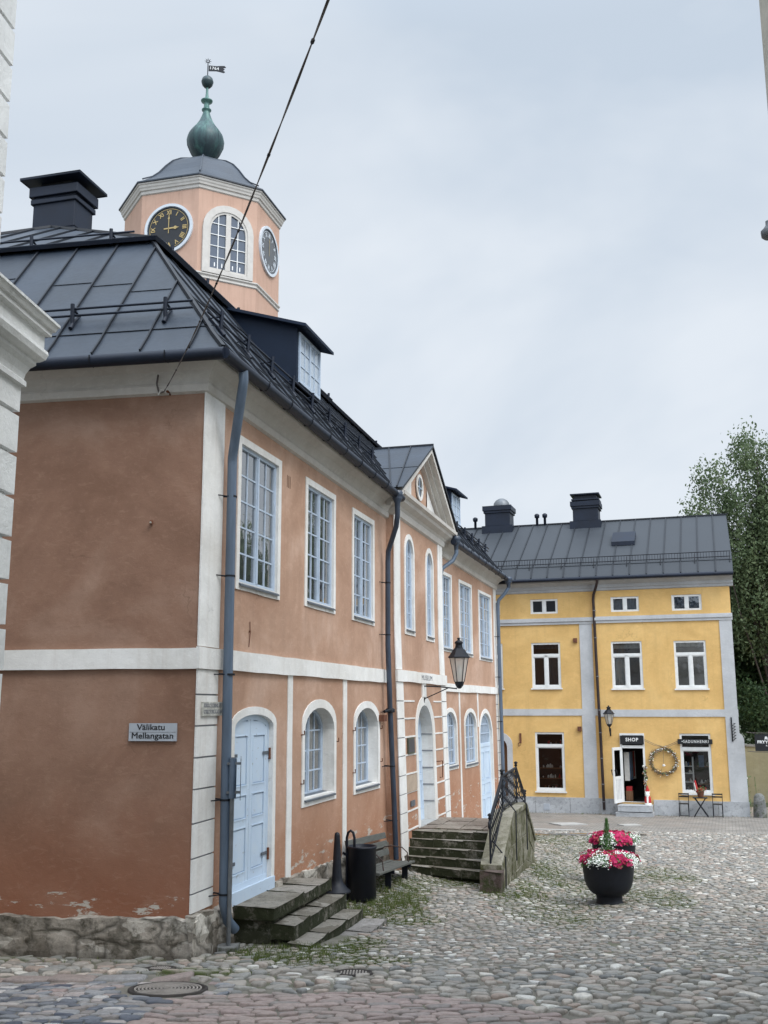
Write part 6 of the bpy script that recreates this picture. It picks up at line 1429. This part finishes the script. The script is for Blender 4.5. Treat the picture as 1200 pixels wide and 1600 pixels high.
# dressed setts in rows at the foot of the picture
S2 = Stones(); rs = np.random.default_rng(9); y = 7.35; row = 0; ang = rad(-1.0)
while y < 9.75:
    h = rs.uniform(.095, .135); x = -4.6+rs.uniform(0, .2)
    while x < 5.2:
        w = rs.uniform(.14, .30) if x > -2.3 else rs.uniform(.10, .20); cx, cy = x+w/2, y+h/2
        if cy < setline(cx) and (cx+1.98)**2+(cy-10.01)**2 > .17:
            j_ = lambda s_: rs.uniform(-s_, s_)
            hw, hh = w/2-.007, h/2-.007
            pl = np.array([(cx-hw+j_(.008), cy-hh+.02), (cx-hw+.02, cy-hh+j_(.008)), (cx, cy-hh+j_(.005)), (cx+hw-.02, cy-hh+j_(.008)), (cx+hw+j_(.008), cy-hh+.02), (cx+hw+j_(.008), cy+hh-.02), (cx+hw-.02, cy+hh+j_(.008)), (cx, cy+hh+j_(.005)), (cx-hw+.02, cy+hh+j_(.008)), (cx-hw+j_(.008), cy+hh-.02)])
            tt_ = rs.random(); tt_ = .38+.5*tt_ if cx > -1.9+.3*noise.noise(V((cx, cy*2, 1))) else (tt_*.46 if tt_ < .86 else tt_)
            S2.add(pl, tt_, .016, gza, row*300+int(x*20)+7)
        x += w
    y += h; row += 1
# upper-left setts laid at a slant, and the stone edging line
y = 9.75
while y < 10.36:
    h = rs.uniform(.09, .13); x = -4.9+rs.uniform(0, .2)
    while x < -1.4:
        w = rs.uniform(.10, .19); cx, cy = x+w/2, y+h/2
        if (cx+1.98)**2+(cy-10.01)**2 > .20 and cx < -1.35:
            hw, hh = w/2-.007, h/2-.006; S2.add(np.array([(cx-hw, cy-hh), (cx+hw, cy-hh), (cx+hw+.02, cy+hh), (cx-hw+.02, cy+hh)]), (lambda u: u*.46 if u < .84 else u)(rs.random()), .014, gza, row*300+int(x*20)+9)
        x += w
    y += h; row += 1
x = -5.0
while x < -1.9:
    w = rs.uniform(.35, .6); S2.add(np.array([(x+.006, 10.46), (x+w-.006, 10.46), (x+w-.006, 10.72), (x+.006, 10.72)]), rs.uniform(.3, .62), .03, gza, int(x*50)+900); x += w
S2.build('sett_paving', 'setts')
# iron covers
def cover(x, y, r, label, ribs):
    z = gz(x, y); e = .3; n_ = V((-(gz(x+e, y)-gz(x-e, y))/(2*e), -(gz(x, y+e)-gz(x, y-e))/(2*e), 1)).normalized(); M = Z.rotation_difference(n_).to_matrix()
    q = MB(); q.lathe([(r+.03, -.02), (r+.03, .018), (r, .02), (r, .012), (.005, .012)], (x, y, z), 'cast_cover', 40, M=M)
    if ribs:
        for k in range(ribs):
            rr = r*(k+1)/(ribs+1); q.lathe([(rr-.007, .012), (rr-.006, .022), (rr+.006, .022), (rr+.007, .012)], (x, y, z), 'cover_rib', 40, M=M, smooth=False, cap=False)
    else:
        for i in range(-5, 6):
            for j in range(-5, 6):
                if (i*i+j*j) < 22:
                    p = M @ V((i*r/5.5, j*r/5.5, .016)); q.add([(x+p.x+a, y+p.y+b, z+p.z) for a, b in ((-.008, -.008), (.008, -.008), (.008, .008), (-.008, .008))], [(0, 1, 2, 3)], 'cover_rib')
    return tag(q.build('manhole_cover'), label, 'manhole cover')
pass; pass
cover(-1.98, 10.01, .33, 'large round iron manhole cover with concentric rings in the setts near the corner', 9)
cover(-2.32, 11.29, .13, 'small round iron cover close to the plinth of the end wall', 0); cover(-.32, 11.02, .17, 'small worn iron cover among the cobbles right of the sign pole', 0)
simple('slab_grey', (.38, .37, .35), .85, .12, 6, .2)
# puddle and pale slabs
def sheet(pts, mat, dz): return [V((x, y, gz(x, y)+dz)) for x, y in pts]
q = MB(); N = 40; ct = (5.3, 29.9)
pts = [(ct[0]+(1.75+.3*math.sin(3*a)+.2*math.sin(7*a))*math.cos(a), ct[1]-.09*(2.2)*math.cos(a)+(.42+.10*math.sin(5*a+1))*math.sin(a)) for a in [2*PI*k/N for k in range(N)]]
q.poly([(x, y, gz(x, y)+.012) for x, y in pts], 'puddle_water'); q.build('puddle', kind='structure')
q = MB(); 
for (cx, cy, w, h, a) in ((5.75, 33.6, .9, .9, .3), (7.6, 33.2, .6, .5, .2), (4.9, 31.5, 1.4, .25, -.3)):
    c_, s_ = math.cos(a), math.sin(a); P4 = [(cx+u*w/2*c_-v*h/2*s_, cy+u*w/2*s_+v*h/2*c_) for u, v in ((-1, -1), (1, -1), (1, 1), (-1, 1))]
    t4 = sheet(P4, '', .03); q.add(t4+[p-Z*.1 for p in t4], [(0, 1, 2, 3), (0, 1, 5, 4), (1, 2, 6, 5), (2, 3, 7, 6), (3, 0, 4, 7)], 'slab_grey')
q.build('paving_slabs', kind='structure')
# ------------------------------------------------------------------ grass and moss tufts between stones
EDGW = None
def blades(spots, name, label):
    v = []; f = []; c = []
    for (sx, sy, rx, ry_, n, h) in spots:
        for k in range(n):
            a = random.uniform(0, 2*PI); r = math.sqrt(random.random()); x, y = sx+rx*r*math.cos(a), sy+ry_*r*math.sin(a)
            if noise.noise(V((x*2.2, y*2.2, 4))) < -.12 and random.random() < .85: continue
            if noise.noise(V((x*7, y*7, 1))) < -.05: continue
            if random.random() < .80: continue
            s_ = (x-K.x)*dR.x+(y-K.y)*dR.y; t_ = (x-K.x)*nR.x+(y-K.y)*nR.y
            if s_ > 0 and t_ < .03: continue
            z = gz(x, y)-.005; L = h*random.uniform(.5, 1.35); th_ = random.uniform(0, PI); d = (math.cos(th_)*.005, math.sin(th_)*.005); b = (random.gauss(0, .45)*L, random.gauss(0, .45)*L); o = len(v)
            v += [(x-d[0], y-d[1], z), (x+d[0], y+d[1], z), (x+b[0], y+b[1], z+L)]; f.append((o, o+1, o+2)); c += [random.random()]*3
    for (q1, q2, ms_) in EDG:
        n_ = int(3.2*ms_+random.random())
        for k in range(n_):
            u = random.random(); x = q1[0]+(q2[0]-q1[0])*u+random.gauss(0, .005); y = q1[1]+(q2[1]-q1[1])*u+random.gauss(0, .005); z = gz(x, y)-.004; L = random.uniform(.012, .032); th_ = random.uniform(0, PI); d = (math.cos(th_)*.006, math.sin(th_)*.006); b = (random.gauss(0, .4)*L, random.gauss(0, .4)*L); o = len(v)
            v += [(x-d[0], y-d[1], z), (x+d[0], y+d[1], z), (x+b[0], y+b[1], z+L)]; f.append((o, o+1, o+2)); c += [random.random()]*3
    me = bpy.data.meshes.new(name); v = np.array(v); b = np.array([v[:, 0].mean(), v[:, 1].mean(), v[:, 2].min()]); me.from_pydata((v-b).tolist(), [], f); me.materials.append(MATS['grass_blade'])
    at = me.attributes.new('tint', 'FLOAT_VECTOR', 'POINT'); at.data.foreach_set('vector', np.repeat(np.array(c), 3)); o = bpy.data.objects.new(name, me); COL.objects.link(o); o.location = b; o['label'] = label; o['category'] = 'grass'; o['kind'] = 'stuff'; return o
blades(spots, 'grass_tufts', 'short grass and moss growing between the cobbles')
# ================================================================== TREES
def foliage(name, parent, blobs, nl, size, mat, droop=0, seed=1, clump=.45, density_shell=.55):
    r = np.random.default_rng(seed); tot = sum(b[3]*b[4]*b[5] for b in blobs); V_, T_ = [], []
    for (cx, cy, cz, rx, ry_, rz_) in blobs:
        n = int(nl*rx*ry_*rz_/tot); nc = max(6, n//70); d = r.normal(size=(nc, 3)); d /= np.linalg.norm(d, axis=1)[:, None]; rad_ = r.random(nc)**(1/3)*(1-density_shell)+density_shell*r.random(nc)**.25
        cc = d*rad_[:, None]*np.array([rx, ry_, rz_])+np.array([cx, cy, cz]); ct = r.random(nc); idx = r.integers(0, nc, n)
        off = r.normal(size=(n, 3))*clump*np.array([1, 1, .8+droop]); 
        if droop: off[:, 2] -= np.abs(r.normal(size=n))*droop*clump
        p = cc[idx]+off; t = np.clip(.5*ct[idx]+.5*r.random(n), 0, 1)
        u = r.normal(size=(n, 3)); u[:, 2] -= droop*.6; u /= np.linalg.norm(u, axis=1)[:, None]; w = np.cross(u, r.normal(size=(n, 3))); w /= np.linalg.norm(w, axis=1)[:, None]; s = size*r.uniform(.6, 1.4, (n, 1))
        V_.append(np.stack([p-u*s, p-w*s*.5, p+u*s, p+w*s*.5], 1).reshape(-1, 3)); T_.append(np.repeat(t, 4))
    v = np.concatenate(V_); t = np.concatenate(T_); b = BASE[parent.name]; v = v-np.array(b)
    n = len(v)//4; me = bpy.data.meshes.new(name); me.vertices.add(len(v)); me.vertices.foreach_set('co', v.ravel()); me.loops.add(4*n); me.loops.foreach_set('vertex_index', np.arange(4*n)); me.polygons.add(n); me.polygons.foreach_set('loop_start', np.arange(0, 4*n, 4)); me.update(calc_edges=True)
    me.materials.append(MATS[mat]); at = me.attributes.new('tint', 'FLOAT_VECTOR', 'POINT'); at.data.foreach_set('vector', np.repeat(t, 3)); o = bpy.data.objects.new(name, me); COL.objects.link(o); o.parent = parent; return o
def tree(name, label, x, y, H, blobs, nl, size, leaf, bark, seed, droop=0, r0=.28, clump=.45, group='trees beyond the square'):
    random.seed(seed); z = gz(x, y)-.1; th = thing(name, label, 'tree', (x, y, z), group); q = MB()
    pts = [V((x, y, z))]; 
    for k in range(1, 7): pts.append(V((x+.25*math.sin(k*1.1+seed)*k/3, y+.2*math.cos(k+seed), z+H*.9*k/6)))
    q.tube(pts, [r0*(1-.15*k) for k in range(7)], bark, 9)
    for (cx, cy, cz, rx, ry_, rz_) in blobs:
        for j in range(4):
            k = random.randint(1, 4); s = pts[k]; e = V((cx+random.gauss(0, rx*.5), cy+random.gauss(0, ry_*.5), cz+random.gauss(0, rz_*.4))); m_ = s.lerp(e, .5)+V((random.gauss(0, .3), random.gauss(0, .3), .4)); q.tube([s, m_, e], [r0*.38, r0*.22, r0*.06], bark, 6)
    q.build('trunk', th); foliage('crown', th, blobs, nl, size, leaf, droop, seed, clump); return th
# birch behind the yellow house (its crown tops the roof at the right) and dark broadleaf below it
tree('birch_tree', 'tall airy birch with hanging twigs rising above the right end of the yellow house roof', 17.6, 46.5, 17.5,
     [(14.8, 46, 13.1, .75, 1.2, .6), (14.4, 46, 11.3, .9, 1.3, .45), (15.3, 46, 12.1, .6, 1, .5), (16.8, 46, 14.2, .9, 1.5, .9), (17.9, 46, 13.2, 1.0, 1.5, .8), (19.0, 46, 14.3, 1.2, 1.5, 1.1), (16.4, 46, 11.9, 1.5, 1.5, 1.0), (16.3, 46.5, 9.8, 2.2, 1.8, 1.2), (18.6, 46.5, 10.5, 2.2, 1.8, 2.0), (17.2, 46.5, 7.2, 2.1, 1.8, 2.0)], 46000, .08, 'birch_leaf', 'dark_bark', 4, droop=1.3, r0=.13, clump=.19)
tree('lime_tree', 'dense dark green tree filling the gap right of the yellow house', 17.6, 49.5, 12,
     [(16.9, 49.5, 7.0, 2.7, 2.2, 2.6), (19.5, 49.5, 6.6, 2.8, 2.2, 3.0), (17.6, 49.5, 3.4, 2.4, 2.0, 2.2), (20.2, 49.0, 2.6, 2.3, 2.0, 2.4)], 42000, .13, 'dark_leaf', 'dark_bark', 9, clump=.5, r0=.3)
tree('shrub', 'dark leafy shrub overhanging the olive garden wall', 16.9, 45.4, 3.6, [(16.4, 45.4, 1.5, 1.1, .9, 1.0), (17.9, 45.2, 1.2, 1.3, .9, 1.0), (15.9, 45.3, 2.9, 1.0, .9, .9)], 8000, .075, 'dark_leaf', 'dark_bark', 12, clump=.28, r0=.06)
tree('maple_tree', 'broad green tree east of the square, outside the picture but mirrored in the windows', 25, 44, 13, [(25, 44, 9, 3.5, 3, 3.4), (22.5, 45, 6, 2.6, 2.4, 3), (28, 43, 6, 2.8, 2.4, 3)], 14000, .2, 'birch_leaf', 'dark_bark', 21, clump=.7, r0=.35)
tree('maple_tree', 'second broad green tree farther east of the square, outside the picture', 34, 36, 9, [(34, 36, 5.5, 3.5, 3, 3.0), (31.5, 37, 4, 2.4, 2.4, 2.2), (37, 35, 4, 2.6, 2.4, 2.2)], 14000, .2, 'birch_leaf', 'dark_bark', 22, clump=.7, r0=.35)
# ================================================================== LIGHT, SKY, CAMERA
SUN_AZ, SUN_EL = 138.0, 50.0            # azimuth clockwise from the view direction
w = bpy.data.worlds.new('World'); SC.world = w; w.use_nodes = True; nt = w.node_tree; nt.nodes.clear()
N = nt.nodes.new; Lk = nt.links.new
out = N('ShaderNodeOutputWorld'); bg = N('ShaderNodeBackground'); sky = N('ShaderNodeTexSky'); sky.sky_type = 'NISHITA'; sky.sun_disc = False
sky.sun_elevation = rad(SUN_EL); sky.sun_rotation = rad(SUN_AZ); sky.air_density = 1; sky.dust_density = 2; sky.ozone_density = 1.5
tcw = N('ShaderNodeTexCoord'); mpw = N('ShaderNodeMapping'); mpw.inputs['Scale'].default_value = (1, 1, 2.2); mpw.inputs['Location'].default_value = (3.1, 1.7, .4); Lk(tcw.outputs['Generated'], mpw.inputs[0])
n1 = N('ShaderNodeTexNoise'); n1.inputs['Scale'].default_value = 1.5; n1.inputs['Detail'].default_value = 5; n1.inputs['Roughness'].default_value = .52; n1.inputs['Distortion'].default_value = .4; Lk(mpw.outputs[0], n1.inputs[0])
cr = N('ShaderNodeValToRGB'); cr.color_ramp.elements[0].position = .40; cr.color_ramp.elements[0].color = (.61, .70, .81, 1); cr.color_ramp.elements[1].position = .62; cr.color_ramp.elements[1].color = (.82, .88, .95, 1); Lk(n1.outputs[0], cr.inputs[0])
sc_ = N('ShaderNodeMix'); sc_.data_type = 'RGBA'; sc_.blend_type = 'MULTIPLY'; sc_.inputs[0].default_value = 1; Lk(sky.outputs[0], sc_.inputs[6]); sc_.inputs[7].default_value = (.1, .1, .1, 1)
mx = N('ShaderNodeMix'); mx.data_type = 'RGBA'; mx.inputs[0].default_value = .93; Lk(sc_.outputs[2], mx.inputs[6]); Lk(cr.outputs[0], mx.inputs[7]); Lk(mx.outputs[2], bg.inputs[0])
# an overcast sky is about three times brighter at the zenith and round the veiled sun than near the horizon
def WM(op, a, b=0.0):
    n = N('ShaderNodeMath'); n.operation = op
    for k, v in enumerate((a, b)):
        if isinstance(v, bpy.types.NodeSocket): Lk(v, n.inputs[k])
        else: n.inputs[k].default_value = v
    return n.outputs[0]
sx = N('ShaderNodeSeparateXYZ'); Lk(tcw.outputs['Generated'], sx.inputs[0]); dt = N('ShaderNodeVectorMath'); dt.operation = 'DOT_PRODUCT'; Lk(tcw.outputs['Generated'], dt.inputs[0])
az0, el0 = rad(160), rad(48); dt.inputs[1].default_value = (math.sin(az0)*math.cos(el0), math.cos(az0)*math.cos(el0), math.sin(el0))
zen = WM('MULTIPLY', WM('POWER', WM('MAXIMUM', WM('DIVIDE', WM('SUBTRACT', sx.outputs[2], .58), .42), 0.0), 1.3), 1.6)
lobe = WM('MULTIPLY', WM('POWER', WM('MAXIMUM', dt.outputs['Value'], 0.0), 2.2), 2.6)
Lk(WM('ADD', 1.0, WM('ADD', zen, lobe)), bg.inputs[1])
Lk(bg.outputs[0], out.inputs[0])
sl_ = bpy.data.lights.new('sun', 'SUN'); sl_.energy = 1.4; sl_.angle = rad(25); sl_.color = (1, .96, .90); so = bpy.data.objects.new('sun', sl_); COL.objects.link(so)
az, el = rad(SUN_AZ), rad(SUN_EL); sv = V((math.sin(az)*math.cos(el), math.cos(az)*math.cos(el), math.sin(el))); so.rotation_euler = sv.to_track_quat('Z', 'Y').to_euler(); so.location = sv*60
cam = bpy.data.cameras.new('camera'); cam.sensor_fit = 'VERTICAL'; cam.sensor_height = 36; cam.lens = 1607/1600*36; cam.clip_start = .05; cam.clip_end = 2000
co = bpy.data.objects.new('camera', cam); COL.objects.link(co); SC.camera = co
p, r = rad(10.69), rad(-.177); cp, sp_ = math.cos(p), math.sin(p); Fv = V((0, cp, sp_)); R0 = V((1, 0, 0)); U0 = V((0, -sp_, cp)); Rv = R0*math.cos(r)+U0*math.sin(r); Uv = -R0*math.sin(r)+U0*math.cos(r)
Mx = Matrix((Rv, Uv, -Fv)).transposed().to_4x4(); Mx.translation = V((0, 0, 2.86)); co.matrix_world = Mx
SC.view_settings.view_transform = 'Standard'; SC.view_settings.look = 'None'; SC.view_settings.exposure = 0; SC.view_settings.gamma = 1
SC.cycles.max_bounces = 8; SC.cycles.transparent_max_bounces = 12
